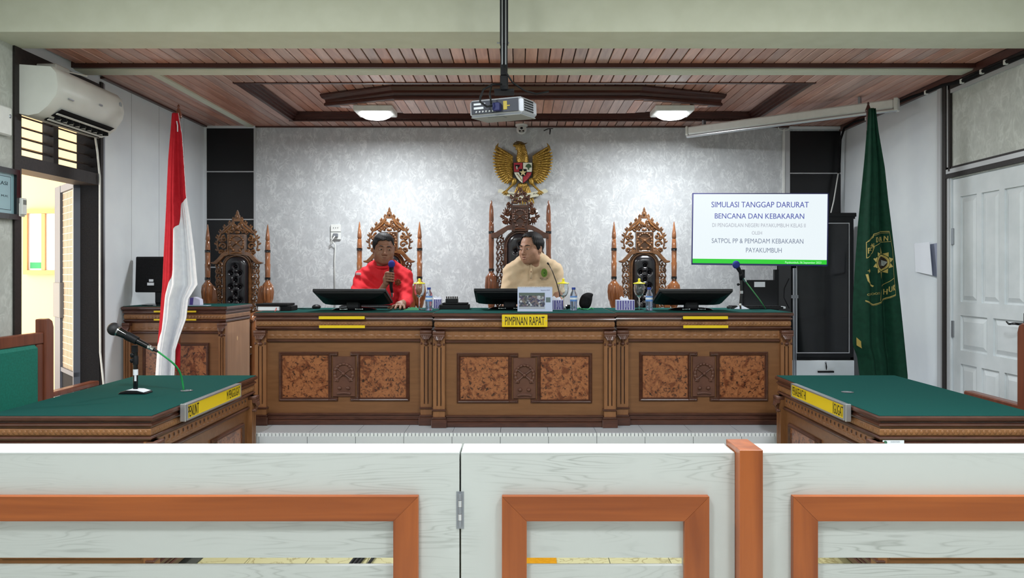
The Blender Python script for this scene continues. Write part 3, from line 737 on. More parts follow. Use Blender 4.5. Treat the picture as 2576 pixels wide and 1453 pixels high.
def decor(root, M, W, zb, zt, pil=(True, True), two=True, pw=.075, frieze=True):
    """front decoration in the frame u (0..W), y (negative = out), z"""
    for on, u0, u1 in ((pil[0], .008, .008+pw), (pil[1], W-.008-pw, W-.008)):
        if on: pilaster(root, M, u0, u1, zb, zt-.118)
    a = .008+pw if pil[0] else .0; b = W-.008-pw if pil[1] else W
    if frieze:
        z1 = zt-.118
        fr_ = MB(M); fr_.box(a, b, -.006, .005, z1-.058, z1, c=.001)
        o = obj('frieze', fr_, 'bench_y', root)
        sc = MB(M); n = int((b-a)/.05)
        for i in range(n): sc.ell((a+(i+.5)*(b-a)/n, -.006, z1-.038), (.022, .002, .010), 8, 5)
        obj('scallop_carving', sc, 'bench_y', o, smooth=60)
    obj('field_moulding', MB(M).box(a, b, -.018, 0, zt-.196, zt-.180, c=.005).box(a, b, -.018, 0, zb+.062, zb+.078, c=.005), 'bench_dark', root)
    obj('plinth', MB(M).box(a, b, -.010, 0, zb, zb+.062).box(a, b, -.022, 0, zb, zb+.035, c=.005).box(a, b, -.016, 0, zb+.035, zb+.05, c=.004), 'bench_dark', root)
    c = (a+b)/2; f0, f1 = a+.075, b-.075; z0, z1 = zb+.155, zt-.262
    if two:
        ew = .082; fo = .04                                   # emblem half width, gap half width
        pr = [(0, 0), (.002, -.010), (.008, -.015), (.014, -.012), (.018, -.016), (.024, -.006), (.026, 0)]
        ez0, ez1 = z0+.03, z1-.03
        for sg in (-1, 1):
            e = c+sg*ew; g = c+sg*fo; q = f0 if sg < 0 else f1
            path = [(q, z0), (g, z0), (g, ez0-.004), (e, ez0-.004), (e, ez1+.004), (g, ez1+.004), (g, z1), (q, z1)]
            if sg > 0: path = path[::-1]
            obj('panel_moulding', MB(M).frame(path, [(-o_, y_) for o_, y_ in pr] if False else pr), 'bench_dark', root)
            x0, x1 = (f0+.024, e-.008) if sg < 0 else (e+.008, f1-.024)
            bp = MB(M).box(x0-.006, x1+.006, -.005, .004, z0+.022, z1-.022)
            obj('burl_panel', bp, 'burl', root)
        emblem(root, M, c, ez0, ez1, ew*2-.016)
    else:
        pr = [(0, 0), (.002, -.010), (.010, -.015), (.018, -.010), (.024, 0)]
        obj('panel_moulding', MB(M).frame([(f0, z0), (f1, z0), (f1, z1), (f0, z1)], pr), 'bench_dark', root)
        obj('burl_panel', MB(M).box(f0+.02, f1-.02, -.004, .004, z0+.02, z1-.02), 'burl', root)
ZB_ = 1.173
def bench(label, x0, x1, y0, y1):
    t = thing('judges_bench', label, 'bench', ((x0+x1)/2, y0, ZP), 0, 'sections of the long judges bench')
    i = .027
    obj('body', MB().box(x0+.001, x1-.001, y0+i+.012, y0+.06, ZP, ZB_-.12).box(x0+i, x0+i+.02, y0+.05, y1-.02, ZP, ZB_-.01).box(x1-i-.02, x1-i, y0+.05, y1-.02, ZP, ZB_-.01).box(x0+i, x1-i, y0+.02, y1-.02, ZB_-.04, ZB_-.008), 'bench', t)
    cornice(t, x0+(.020 if x0 > 0 else i), x1-(.020 if x1 < 0 else i), y0+i, y1-i, ZB_)
    decor(t, T((x0, y0+i+.012, 0)), x1-x0, ZP, ZB_)
    return t
bench('carved judges bench section with green felt top, before the man in red', -1.738, -.5605, 5.03, 5.72)
bench('carved middle judges bench section with the yellow lettered nameplate, set slightly forward', -.5595, .6335, 4.95, 5.72)
bench('carved judges bench section before the empty throne, ending by the dark cabinet', .6345, 1.800, 5.03, 5.72)
# clerk desk, further back by the wall
cx0, cx1, cy0, cy1 = -2.815, -2.075, 5.46, 5.97
t = thing('clerk_desk', 'narrow carved clerk desk with plain light side, behind the red and white flag', 'desk', ((cx0+cx1)/2, cy0, ZP))
obj('body', MB().box(cx0+.02, cx1-.02, cy0+.03, cy0+.06, ZP, 1.185).box(cx0+.02, cx0+.04, cy0+.06, cy1-.02, ZP, 1.185), 'bench', t)
o = obj('side_panel', MB().box(cx1-.035, cx1-.010, cy0+.03, cy1-.01, ZP, 1.075), 'clerk_side', t)
q = at(608, 850, 5.7); obj('chip_mark', MB().ell((cx1-.0105, q.y, q.z), (.0016, .012, .018), 8, 6), mat('bare_wood_chip', (214, 176, 130), .8), o)
cornice(t, cx0+.02, cx1-.02, cy0+.02, cy1-.02, 1.195)
decor(t, T((cx0, cy0+.03, 0)), cx1-cx0, ZP, 1.195, two=False, pw=.05)
# side desks on the lower floor
ZD = .80
for sg, lab in ((-1, 'carved side desk with green felt top carrying the black microphone, beside the green chair'), (1, 'carved side desk with green felt top standing before the green flag and white door')):
    x0, x1 = (-2.35, -1.615) if sg < 0 else (1.585, 2.315)
    y0, y1 = 3.385, 4.735
    t = thing('side_desk', lab, 'desk', ((x0+x1)/2, (y0+y1)/2, 0), 0, 'side desks on the lower floor')
    obj('body', MB().box(x0+.03, x1-.03, y0+.03, y1-.03, .04, ZD-.01), 'bench', t)
    cornice(t, x0+.02, x1-.02, y0+.02, y1-.02, ZD, carve_sides=('f', 'r' if sg < 0 else 'l'))
    if sg < 0: M = T((x1-.03, y0, 0)) @ Rz(PI/2)
    else: M = T((x0+.03, y1, 0)) @ Rz(-PI/2)
    decor(t, M, y1-y0, .04, ZD, two=True, pw=.07)
    stuff(obj('drip_beads', [b for b in [MB(M)] if [b.ell((.12+.05*i, -.008, ZD-.137), (.004, .004, .009), 6, 5) for i in range(23)]][0], 'bench_dark', t))
    obj('front_moulding', MB().box(x0+.022, x1-.022, y0+.012, y0+.032, ZD-.145, ZD-.118, c=.004).box(x0+.026, x1-.026, y0+.02, y0+.032, .04, .12, c=.004), 'bench_dark', t)
    obj('front_panel', MB().box(x0+.06, x1-.06, y0+.024, y0+.031, .16, ZD-.17, c=.002), 'bench_y', t)
    gx, gy = ((470-CX)/F*4.10, 4.10) if sg < 0 else ((2132-CX)/F*4.05, 4.05)
    tag(obj('cable_grommet', MB().lathe([(.03, 0), (.032, .002), (.022, .0035), (.02, .001)], 20, (gx, gy, ZD)), 'grey_metal', smooth=50), 'round metal cable grommet on the felt of the desk %s' % ('with the microphone' if sg < 0 else 'before the green flag'), 'grommet')
    # long nameplate holder
    n = thing('nameplate_holder', 'aluminium framed yellow nameplate %s' % ('reading PENUNT and PENGGUGAT on the desk with the microphone' if sg < 0 else 'reading PENASEHAT and GUGAT on the desk before the green flag'), 'nameplate', ((x1+.03 if sg < 0 else x0-.03), 4.015, .725), PI/2 if sg < 0 else -PI/2)
    obj('holder', MB().box(-.355, .355, -.004, .0215, 0, .078, c=.002).frame([(-.355, 0), (.355, 0), (.355, .078), (-.355, .078)], [(0, -.004), (0, -.009), (.007, -.009), (.007, -.004)]), 'alum', n, local=True)
    obj('end_cap', MB().box(-.372 if sg < 0 else .358, -.358 if sg < 0 else .372, -.006, .02, -.003, .081, c=.002), 'alum', n, local=True)
    obj('yellow_plate', MB().box(-.346, .346, -.0055, -.003, .008, .070), 'yellow', n, local=True)
    yy = -.0062; sh = .035
    if sg < 0:
        obj('lettering', text_mb('PENUNT', .125, .052, .012, T((-.280, yy, .038))), 'ink', n, local=True); tx = text_mb('M PENGGUGAT', .19, .046, .006, T((.243, yy, .040)))
    else:
        obj('lettering', text_mb('PENASEHAT HI', .20, .046, .006, T((-.238, yy, .040))), 'ink', n, local=True); tx = text_mb('GUGAT', .105, .05, .012, T((.285, yy, .038)))
        tx.box(.222, .227, yy, yy+.001, .012, .066)
    obj('lettering', tx, 'ink', n, local=True)
# small sticker on the near face of the desk before the green flag
p = at(2250, 1117, 3.385)
t = thing('sticker', 'small white inventory sticker on the near face of the desk before the green flag', 'sticker', (p.x, 3.3950, p.z-.018))
obj('label_paper', MB().box(-.047, .047, -.0015, .0005, -.02, .036), 'labelwhite', t, local=True)
obj('green_mark', MB().lathe([(.008, 0), (.008, .0008)], 16, M=T((-.036, -.0015, .024)) @ Rx(PI/2)), mat('stamp_green', (60, 110, 84), .6), t, local=True)
obj('lettering', text_mb('INVENTARIS', .04, .006, M=T((.008, -.002, .027))), mat('faint_ink', (130, 140, 155), .6), t, local=True)
# centre nameplate and the bare strips on either side
n = thing('nameplate', 'yellow nameplate lettered PIMPINAN RAPAT on the middle bench section', 'nameplate', ((1320-CX)/F*4.93, 4.934, at(0, 822, 4.93).z))
obj('yellow_plate', MB().box(-.146, .146, -.006, 0, 0, .079, c=.003), 'yellow', n, local=True)
obj('lettering', text_mb('PIMPINAN RAPAT', .252, .054, .006, T((0, -.0066, .039))), 'ink', n, local=True)
obj('screw', MB().ell((-.138, -.006, .04), (.004, .002, .004)).ell((.138, -.006, .04), (.004, .002, .004)), 'chrome', n, local=True)
for px, wd, who in ((859, .299, 'before the man in red'), (1777, .293, 'before the empty throne')):
    n = thing('nameplate_rails', 'pair of bare yellow nameplate strips on the bench section %s' % who, 'nameplate', ((px-CX)/F*5.0, 5.02, at(0, 825, 5.01).z), 0, 'empty nameplate strips on the bench')
    obj('strip', MB().box(-wd/2, wd/2, -.006, 0, 0, .018, c=.001), 'yellow', n, local=True)
    obj('strip', MB().box(-wd/2-.002, wd/2-.002, -.006, 0, .058, .077, c=.001), 'yellow', n, local=True)

n = thing('nameplate_rails', 'pair of bare yellow nameplate strips on the clerk desk, half hidden by the flag', 'nameplate', (at(440, 0, 5.445).x, 5.450, at(0, 806, 5.445).z), 0, 'empty nameplate strips on the bench')
obj('strip', MB().box(-.15, .15, -.006, 0, 0, .012, c=.001), 'yellow', n, local=True)
obj('strip', MB().box(-.15, .15, -.006, 0, .058, .070, c=.001), 'yellow', n, local=True)
# ================================================================ carved thrones
def curl(mb, cx, cz, r, a0, turns, sg=1, y=0, tr=.006, n=10):
    tr *= 1.25
    pts = []; rad = []
    for i in range(n+1):
        t = i/n; rr = r*(1-.78*t); a = a0+sg*turns*2*PI*t
        pts.append((cx+rr*math.cos(a), y-.004*math.sin(PI*t), cz+rr*math.sin(a))); rad.append(tr*(1-.45*t))
    mb.tube(pts, rad, 6); mb.ell(pts[-1], (tr*1.15,)*3, 6, 5)
def leaf(mb, x, z, ln, a, y=0, w=.3, th=.3):
    w *= 1.3
    mb.ell((x+math.cos(a)*ln/2, y, z+math.sin(a)*ln/2), (ln*.55, ln*th*.5, ln*w*.5), 7, 5, R=Matrix.Rotation(-a, 3, 'Y'))
def tufted(w, z0, z1, arch, buttons, name, root, y=-.02):
    nx, nz = 28, 72; vs = []; fs = []
    for j in range(nz+1):
        z = z0+(z1-z0)*j/nz
        hw = w
        if z > z1-arch: q = (z-(z1-arch))/arch; hw = w*math.sqrt(max(0.0, 1-q*q))*1.0+.0005
        for i in range(nx+1):
            u = -1+2*i/nx; x = hw*u
            e = max(0.0, 1-abs(u)**4)**.5
            tz = min(1.0, (z1-z)/.05); e2 = max(0.0, 1-(1-tz)**2)**.5
            d = .042*e*e2
            for bx, bz in buttons:
                r2 = ((x-bx)**2+(z-bz)**2); d -= .024*math.exp(-r2/.00022)
            for (ax, az), (bx, bz) in CREASE(buttons):
                L2 = (bx-ax)**2+(bz-az)**2; tt = max(0, min(1, ((x-ax)*(bx-ax)+(z-az)*(bz-az))/L2))
                r2 = (x-ax-tt*(bx-ax))**2+(z-az-tt*(bz-az))**2; d -= .009*math.exp(-r2/.00006)
            vs.append((x, y-max(d, 0), z))
    for j in range(nz):
        for i in range(nx): a = j*(nx+1)+i; fs.append((a, a+1, a+nx+2, a+nx+1))
    mb = MB(); mb.add(vs, fs); o = obj('leather_back', mb, 'leather', root, local=True, smooth=True)
    bm = MB()
    for bx, bz in buttons: bm.ell((bx, y-.022, bz), (.0075, .006, .0075), 8, 6)
    obj('button', bm, 'leather', o, local=True, smooth=True)
def CREASE(bt):
    r = []
    for i, a in enumerate(bt):
        for b in bt[i+1:]:
            d = math.hypot(a[0]-b[0], a[1]-b[1])
            if d < .088: r.append((a, b))
    return r
def throne(label, grand=False):
    t = thing('carved_throne', label, 'chair', (0, 0, ZP), 0, 'carved thrones behind the benches')
    W = 'chairdark' if grand else 'chairwood'; PW = 'chairpost_dark' if grand else 'chairpost'
    ps = .236 if grand else .248
    # posts
    if grand: za, zb2, zc, zd, zt = .80, 1.02, 1.335, 1.42, 1.60
    else: za, zb2, zc, zd, zt = .76, .955, 1.195, 1.288, 1.425
    for sx in (-1, 1):
        p = MB()
        prof = [(.022, 0), (.030, .02), (.026, .05), (.034, .10), (.028, .2), (.030, .38), (.040, .42), (.03, .46), (.026, .60), (.034, .64), (.026, za-.08), (.030, za-.06), (.024, za-.045), (.030, za-.03), (.036, za-.01), (.040, za+.02), (.045, za+.07), (.045, za+.12), (.039, zb2-.045), (.030, zb2-.03), (.020, zb2-.02), (.021, zb2)]
        if grand: prof += [(.019, zb2+.02), (.022, zb2+.10), (.020, zb2+.16), (.023, zb2+.24), (.021, zc), (.022, zc+.03), (.021, zd-.008), (.016, zd), (.020, zd+.012), (.019, zd+.08), (.014, zd+.13), (.007, zt-.012), (.001, zt)]
        else: prof += [(.021, zb2+.05), (.0235, zb2+.13), (.020, zb2+.135), (.021, zc-.02), (.020, zc+.03), (.017, zd-.012), (.0135, zd-.006), (.0185, zd+.006), (.016, zd+.04), (.004, zt-.01), (.001, zt)]
        p.lathe(prof, 20, (sx*ps, 0, 0))
        for k in range(10):
            a = 2*PI*k/10
            p.tube([(sx*ps+math.cos(a)*r, math.sin(a)*r, z) for r, z in ((.028, za-.01), (.039, za+.03), (.044, za+.09), (.040, zb2-.055), (.028, zb2-.035))], [.004, .009, .010, .008, .004], 5)
        o = obj('post', p, PW, t, local=True, smooth=50)
        rg = MB()
        for z in (zc, zb2+.006): rg.lathe([(.019, -.012), (.025, -.009), (.023, 0), (.025, .009), (.019, .012)], 18, (sx*ps, 0, z))
        obj('black_band', rg, 'blackring', o, local=True, smooth=40)
    # back: inner arch frame
    if grand: hw, z0, z1, arch = .102, .52, 1.325, .10
    else: hw, z0, z1, arch = .092, .52, 1.150, .08
    def arc(o_, n=12):
        pts = [(hw+o_, z0)]+[((hw+o_)*math.cos(PI*k/n), z1-arch+(arch+o_)*math.sin(PI*k/n)) for k in range(n+1)]+[(-(hw+o_), z0)]
        return pts
    f = MB(); out = [(x, .0, z) for x, z in arc(.014)]
    f.tube([(x, -.012, z) for x, z in arc(.010)], .010, 6); f.tube([(x, -.004, z) for x, z in arc(.026)], .009, 6)
    obj('inner_frame', f, W, t, local=True, smooth=50)
    obj('back_board', MB().prism(arc(.02), -.005, .02), W, t, local=True)
    bt = []
    zz = z1-.085; r = 0
    while zz > z0+.08:
        bt += [(0, zz)] if r % 2 == 0 else [(-.038, zz), (.038, zz)]
        zz -= .058; r += 1
    tufted(hw, z0, z1, arch, bt, 'leather_back', t)
    # openwork sides
    c = MB(); rnd = random.Random(3 if grand else 5)
    zs = z0+.02
    top = z1-(.06 if not grand else .03)
    for sx in (-1, 1):
        x_in, x_out = hw+.036, (.185 if grand else .172)
        z = zs; k = 0
        while z < top:
            xm = (x_in+x_out)/2
            curl(c, sx*(xm+.006*(-1)**k), z+.02, .025, PI*.5 if k % 2 else -PI*.5, .85, sx*(1 if k % 2 else -1), -.008, .0072)
            leaf(c, sx*x_in, z+.035, .032, (.55 if sx > 0 else PI-.55), -.006)
            leaf(c, sx*x_out, z+.0, .030, (PI-.7 if sx > 0 else .7), -.008)
            leaf(c, sx*(x_out-.012), z+.034, .026, (PI*.35 if sx > 0 else PI*.65), -.006)
            c.tube([(sx*x_out, -.004, z-.01), (sx*(x_out+.007), -.006, z+.012), (sx*(x_out-.003), -.004, z+.045)], [.0055, .0065, .0045], 6)
            z += .047; k += 1
        c.tube([(sx*(x_in-.004), 0, zs-.02), (sx*(x_in-.004), 0, top)], .005, 5)
    obj('side_carving', c, W, t, local=True, smooth=50)
    # sloping eaves
    if grand: ep = [(.062, 1.398), (.10, 1.392), (.15, 1.365), (.20, 1.335), (.236, 1.325), (.236, 1.285), (.195, 1.285), (.14, 1.320), (.10, 1.352), (.062, 1.356)]
    else: ep = [(.066, 1.190), (.09, 1.192), (.12, 1.178), (.155, 1.135), (.185, 1.105), (.213, 1.100), (.207, 1.088), (.182, 1.082), (.160, 1.085), (.125, 1.122), (.10, 1.150), (.066, 1.158)]
    for sx in (-1, 1): obj('eave', MB().prism([(sx*x, z) for x, z in ep], -.035, .012), W, t, local=True, bevel=.004)
    # crest
    g = MB()
    if grand:
        for sx in (-1, 1):
            for i in range(16):
                a = 2*PI*i/16
                g.tube([(sx*(.104+.022*math.cos(a)), -.012, 1.47+.030*math.sin(a)), (sx*(.104+.046*math.cos(a)), -.006, 1.47+.075*math.sin(a))], [.009, .004], 5)
            curl(g, sx*.104, 1.50, .030, 0, 1.2, sx, -.026, .011); curl(g, sx*.112, 1.43, .026, PI, 1.1, -sx, -.024, .010)
            curl(g, sx*.085, 1.555, .024, PI/2, 1.0, -sx, -.012, .009)
            for i in range(6): leaf(g, sx*(.07+.012*i), 1.395+.012*i, .04, PI/2-sx*(.3+.15*i), -.014, .5, .5)
            curl(g, sx*.045, 1.60, .03, 0, .9, sx, -.008, .009); curl(g, sx*.03, 1.645, .022, 0, 1, sx, -.008, .008)
            g.tube([(sx*.07, 0, 1.56), (sx*.055, 0, 1.60), (sx*.035, 0, 1.65), (sx*.012, 0, 1.69), (sx*.016, 0, 1.715)], [.009, .009, .008, .006, .002], 6)
            leaf(g, sx*.058, 1.61, .04, PI/2-sx*.6, 0, .5)
        g.ell((0, -.01, 1.60), (.018, .015, .025)).ell((0, -.01, 1.655), (.012, .012, .02)); leaf(g, 0, 1.67, .035, PI/2, 0, .5)
        g.box(-.075, .075, -.01, .01, 1.36, 1.56)
    else:
        # arched openwork crest with finial
        outl = [(.158, 1.10+.10), (.168, 1.25), (.160, 1.30), (.138, 1.345), (.105, 1.385), (.065, 1.418), (.036, 1.448), (.022, 1.475)]
        for sx in (-1, 1):
            g.tube([(sx*x, -.004, z) for x, z in outl], [.006, .007, .007, .008, .009, .010, .010, .006], 6)
            g.tube([(sx*x, -.010, z) for x, z in ((.125, 1.345), (.085, 1.372), (.050, 1.405), (.026, 1.445))], [.006, .012, .013, .008], 6)
            for i, (x, z) in enumerate(outl[:-1]):
                leaf(g, sx*x, z, .030, PI/2-sx*(1.2-.16*i), 0, .5); leaf(g, sx*(x-.004), z+.016, .024, PI/2-sx*(.9-.12*i), -.006, .45)
            for (x, z, r, a, tn, s_) in ((.115, 1.235, .034, 0, 1.0, 1), (.135, 1.185, .022, PI, .9, -1), (.105, 1.30, .030, PI/2, 1.0, -1), (.135, 1.285, .020, 0, .9, 1), (.080, 1.355, .024, 0, .9, 1), (.045, 1.365, .022, PI, 1, -1), (.090, 1.20, .018, PI, .8, 1)):
                curl(g, sx*x, z, r, (a if sx > 0 else PI-a), tn, s_*sx, -.008, .0085)
                leaf(g, sx*(x-.01), z-.02, .034, (PI/3 if sx > 0 else 2*PI/3), -.004, .55)
            curl(g, sx*.024, 1.415, .018, 0, 1, sx, -.012, .008); curl(g, sx*.02, 1.385, .016, PI/2, 1, -sx, -.012, .007)
        g.ell((0, -.014, 1.395), (.018, .014, .022)).ell((0, -.014, 1.355), (.024, .012, .014))
        g.prism([(-.030, 1.448), (.030, 1.448), (.026, 1.475), (.020, 1.482), (.019, 1.50), (.011, 1.508), (.009, 1.525), (0, 1.545), (-.009, 1.525), (-.011, 1.508), (-.019, 1.50), (-.020, 1.482), (-.026, 1.475)], -.014, .006)
        g.ell((0, -.016, 1.485), (.008, .006, .014), 8, 6); g.box(-.07, .07, 0, .012, 1.165, 1.34)
    obj('crest_carving', g, W, t, local=True, smooth=50)
    # carved plaque
    if grand: a, b, pw = 1.345, 1.545, .138
    else: a, b, pw = 1.165, 1.335, .145
    k = emblem(t, None, 0, a, b, pw, -.03, W); 
    for k_ in (k, [c_ for c_ in t.children if c_.name.startswith('plaque')][0]):
      for v in k_.data.vertices: v.co = v.co+Vector(t['_o'])*1.0      # emblem() works in world coordinates
    obj('rim', MB().frame([(-pw/2, a), (pw/2, a), (pw/2, b), (-pw/2, b)], [(0, .012), (0, -.038), (.008, -.038), (.010, -.03)]), W, t, local=True)
    # arm brackets, seat, arms, front legs
    for sx in (-1, 1):
        obj('bracket', MB().prism([(sx*x, z) for x, z in ((.165, za-.05), (.215, za-.05), (.222, za+.02), (.212, za+.10), (.195, za+.145), (.175, za+.11), (.165, za+.05))], -.018, .012), PW, t, local=True, bevel=.008)
        ar = MB(); ar.tube([(sx*ps, -.04, .70), (sx*(ps+.01), -.2, .69), (sx*(ps+.02), -.36, .67), (sx*(ps+.02), -.44, .66), (sx*(ps+.02), -.47, .63)], [.022, .026, .028, .034, .018], 10)
        ar.lathe([(.03, 0), (.034, .06), (.022, .1), (.03, .3), (.024, .42), (.034, .5), (.024, .60), (.022, .64)], 14, (sx*(ps+.02), -.42, 0))
        obj('arm', ar, PW, t, local=True, smooth=50)
    obj('seat_frame', MB().box(-.27, .27, -.46, .02, .36, .43, c=.01), W, t, local=True)
    obj('seat', MB().box(-.25, .25, -.45, -.01, .43, .52, c=.03), 'leather', t, local=True, smooth=30)
    obj('leg', MB().box(-.26, -.21, -.05, .0, 0, .4), W, t, local=True); obj('leg', MB().box(.21, .26, -.05, .0, 0, .4), W, t, local=True)
    return t
th = throne('light carved throne with black tufted back, empty, beside the presentation screen')
YC = 6.35
th.location = ((1620-CX)/F*YC, YC, ZP)
dup(th, ((980-CX)/F*YC, YC, ZP), label='light carved throne behind the man in the red shirt')
dup(th, ((598-CX)/F*6.49, 6.49, ZP+.001), rot=.0, label='carved throne against the black wall panels, behind the clerk desk', scale=(1.02, 1, .99))
tg = throne('dark carved throne with the tallest back and pierced crown, behind the man in beige', grand=True)
tg.location = ((1308-CX)/F*YC, YC, ZP)
# ================================================================ people
def mbx(V): return tuple(float(a) for a in V)
def head_frame(pos, yaw, pitch=0, roll=0):
    """local: x = to the viewer's right when facing the camera, -y = face direction, z up"""
    return T(pos) @ Rz(yaw) @ Rx(pitch) @ Ry(roll)
def build_head(root, Mh, skin, hairline=.062, part=0, beard=0, mouth_open=0.0):
    s = SDF((-.098, -.125, -.20), (.098, .115, .145), .0031)
    s.F = s.d_ell((0, .012, .030), (.0755, .096, .088))
    s.ell((0, -.018, -.030), (.067, .071, .080), .03)
    s.ell((0, -.024, -.062), (.057, .055, .044), .03)
    s.ell((0, -.068, -.093), (.025, .018, .016), .025)
    for sx in (-1, 1):
        s.ell((sx*.043, -.050, -.030), (.022, .026, .024), .03)
        s.ell((sx*.050, -.010, -.070), (.016, .03, .022), .03)
        s.cone((sx*.012, -.086, .026), (sx*.046, -.072, .024), .0085, .007, .014)
        s.ssub(s.d_ell((sx*.031, -.104, .003), (.020, .022, .013)), .014)
        s.ell((sx*.031, -.0735, .002), (.0165, .013, .0125), .006)
        s.cone((sx*.016, -.0835, .0065), (sx*.045, -.0755, .006), .0042, .0035, .004)
        s.ell((sx*.0765, .012, -.004), (.0075, .019, .031), .006)
        s.ssub(s.d_ell((sx*.084, .006, -.002), (.005, .010, .018)), .004)
    s.cone((0, -.084, .020), (0, -.104, -.026), .0075, .0105, .014)
    s.ell((0, -.107, -.031), (.0115, .0105, .0095), .008)
    for sx in (-1, 1): s.ell((sx*.0135, -.095, -.034), (.0085, .010, .0075), .006)
    s.ell((0, -.078, -.062), (.028, .018, .020), .02)
    s.ssub(s.d_ell((0, -.102, -.062), (.021, .012, .0022+mouth_open)), .003)
    s.cone((0, .020, -.06), (0, .032, -.120), .052, .050, .02)
    a = s.mesh(); m = MB(); m.add(a.v, a.f, Mh); o = obj('head', m, skin, root, smooth=True)
    lp = MB(Mh)
    for z, r in ((-.0575, .0042), (-.0675-mouth_open, .0052)):
        lp.tube([(x, -.0935+abs(x)**2*16, z-abs(x)*.08) for x in (-.022, -.014, -.005, .005, .014, .022)], [.0015, r*.8, r, r, r*.8, .0015], 6)
    obj('lips', lp, 'lip', o, smooth=True)
    for sx in (-1, 1):
        obj('eye', MB(Mh).ell((sx*.031, -.0795, .0015), (.0115, .0085, .0038), 10, 8), 'eyewhite', o, smooth=True)
        obj('iris', MB(Mh).ell((sx*.031+IR[0], -.0868, .0018), (.0058, .0025, .0042), 8, 6), 'iris', o, smooth=True)
        obj('eyebrow', MB(Mh).tube([(sx*.014, -.0945, .025), (sx*.030, -.0915, .030), (sx*.047, -.078, .026)], [.004, .0055, .0028], 6, flat=.6), 'hair', o, smooth=True)
    # hair: shell over the cranium with a hairline
    h = SDF((-.10, -.125, -.07), (.10, .135, .16), .0036)
    d = h.d_ell((part*.006, .014, .038), (.0825, .103, .094))
    x, y, z = h.P[..., 0], h.P[..., 1], h.P[..., 2]
    ang = np.arctan2(x, -y)
    wv = .0008*np.sin(ang*34+z*40)+.0007*np.sin(ang*71-z*60)+.0008*np.sin(z*160+x*50)
    d = d+wv-.007*np.exp(-((y+.05)**2+(z-.115)**2)/.0016)         # a little more volume swept up in front
    ax = np.abs(x)
    fore = hairline+.016*np.cos(np.clip(ax/.075, 0, 1)*PI*.5)-.0+.003*np.sin(x*150+1)+.002*np.sin(x*330)      # high forehead, corners
    temple = np.clip((ax-.052)/.014, 0, 1)
    side = np.where(y < .002, -.012+.0*y, np.where(y < .028, .022, -.035-(y-.03)*.5))
    front = fore*(1-temple)+(.030)*temple
    line = np.where(y < -.038, front, np.where(y < -.020, front*(1-(y+.038)/.018)+side*((y+.038)/.018), side))
    h.F = np.maximum(d, (line-z)*.8)
    a = h.mesh(); m = MB(); m.add(a.v, a.f, Mh); obj('hair', m, 'hair', o, smooth=True)
    return o
def hand_sdf(chains, palm, h=.0022, pad=.03):
    pts = np.array([p for c in chains for p, r in c]+[p for p, r in palm])
    s = SDF(pts.min(0)-pad, pts.max(0)+pad, h)
    for (a, ra), (b, rb) in zip(palm[:-1], palm[1:]): s.cone(a, b, ra, rb, .012)
    for c in chains:
        g = SDF.__new__(SDF); g.P = s.P; g.F = np.full(s.F.shape, 9.0); g.h = s.h; g.lo = s.lo
        for (a, ra), (b, rb) in zip(c[:-1], c[1:]): g.cone(a, b, ra, rb, .003)
        s.smin(g.F, .004)
    return s
IR = (0, 0)
# ---- man in red, leaning on the bench, microphone in his right hand
B1 = at(964, 673, 5.93)                                     # neck root
t = thing('person', 'man in a red long-sleeved shirt speaking into a blue-headed microphone, seated at the bench', 'person', (B1.x, B1.y, ZP))
hp = at(966, 627, 5.89)
IR = (.003, 0)
H1 = head_frame(hp, math.radians(14), math.radians(4), math.radians(3))
hd1 = build_head(t, H1, 'skin1', .056, part=-1, mouth_open=.001)
sh = SDF((B1.x-.34, 5.42, .95), (B1.x+.34, 6.18, 1.56), .0085)
bx = B1.x; nz = B1.z
sh.F = sh.d_ell((bx, 6.0, 1.12), (.175, .12, .34))
sh.ell((bx, 5.99, 1.27), (.185, .115, .15), .06)
for sx in (-1, 1): sh.cone((bx+sx*.06, 5.96, nz+.005), (bx+sx*.150, 5.96, nz-.062), .060, .055, .05)
sh.cone((bx, 5.95, nz-.05), (bx, 5.95, nz+.012), .07, .060, .04)
# right arm (viewer's left): upper arm down, forearm up to the mouth
LS = (bx-.170, 5.95, nz-.088); LE = (bx-.195, 5.80, 1.205); LH = tuple(at(972, 722, 5.70))
sh.cone(LS, LE, .060, .050, .05); sh.cone(LE, (LE[0]*.35+LH[0]*.65, LE[1]*.35+LH[1]*.65, LE[2]*.35+LH[2]*.65-.015), .050, .038, .03)
RS = (bx+.168, 5.95, nz-.085); RE = (bx+.185, 5.85, 1.225); RH = tuple(at(1020, 762, 5.52))
sh.cone(RS, RE, .060, .050, .05); sh.cone(RE, (RE[0]*.1+RH[0]*.9, RE[1]*.1+RH[1]*.9, RE[2]*.0+1.205), .050, .034, .03)
for (a, b, c_, r) in ((.05, 5.87, 1.30, .03),): pass
P = sh.P; ax_ = np.abs(P[..., 0]-bx); wrk = .006*(np.abs(np.sin(ax_*46-P[..., 2]*44+.9*np.sin(P[..., 2]*31)))**.6-.6)*np.clip(.3+ax_*4, 0, 1)+.004*np.sin(P[..., 2]*95+P[..., 0]*60)
sh.F = sh.F+wrk*.8
sh.ssub(sh.d_cone((hp.x, 5.925, nz+.10), (bx, 5.93, nz+.035), .060, .045), .006)
so = obj('shirt', sh.mesh(), 'redshirt', t, smooth=True)
col = MB()
col.tube([(bx+.064*math.sin(a), 5.935-.060*math.cos(a), nz+.022-.022*math.cos(a)) for a in np.linspace(-PI*.97, PI*.97, 25)], .0085, 6, flat=1.7)
obj('collar', col, 'redshirt', so, smooth=True)
obj('placket', MB().tube([(bx, 5.868, nz-.015), (bx+.004, 5.852, nz-.08), (bx+.006, 5.845, nz-.14)], [.006, .006, .003], 6, flat=.4), 'redshirt', so, smooth=True)
q = at(1000, 710, 5.83); bd = MB(); 
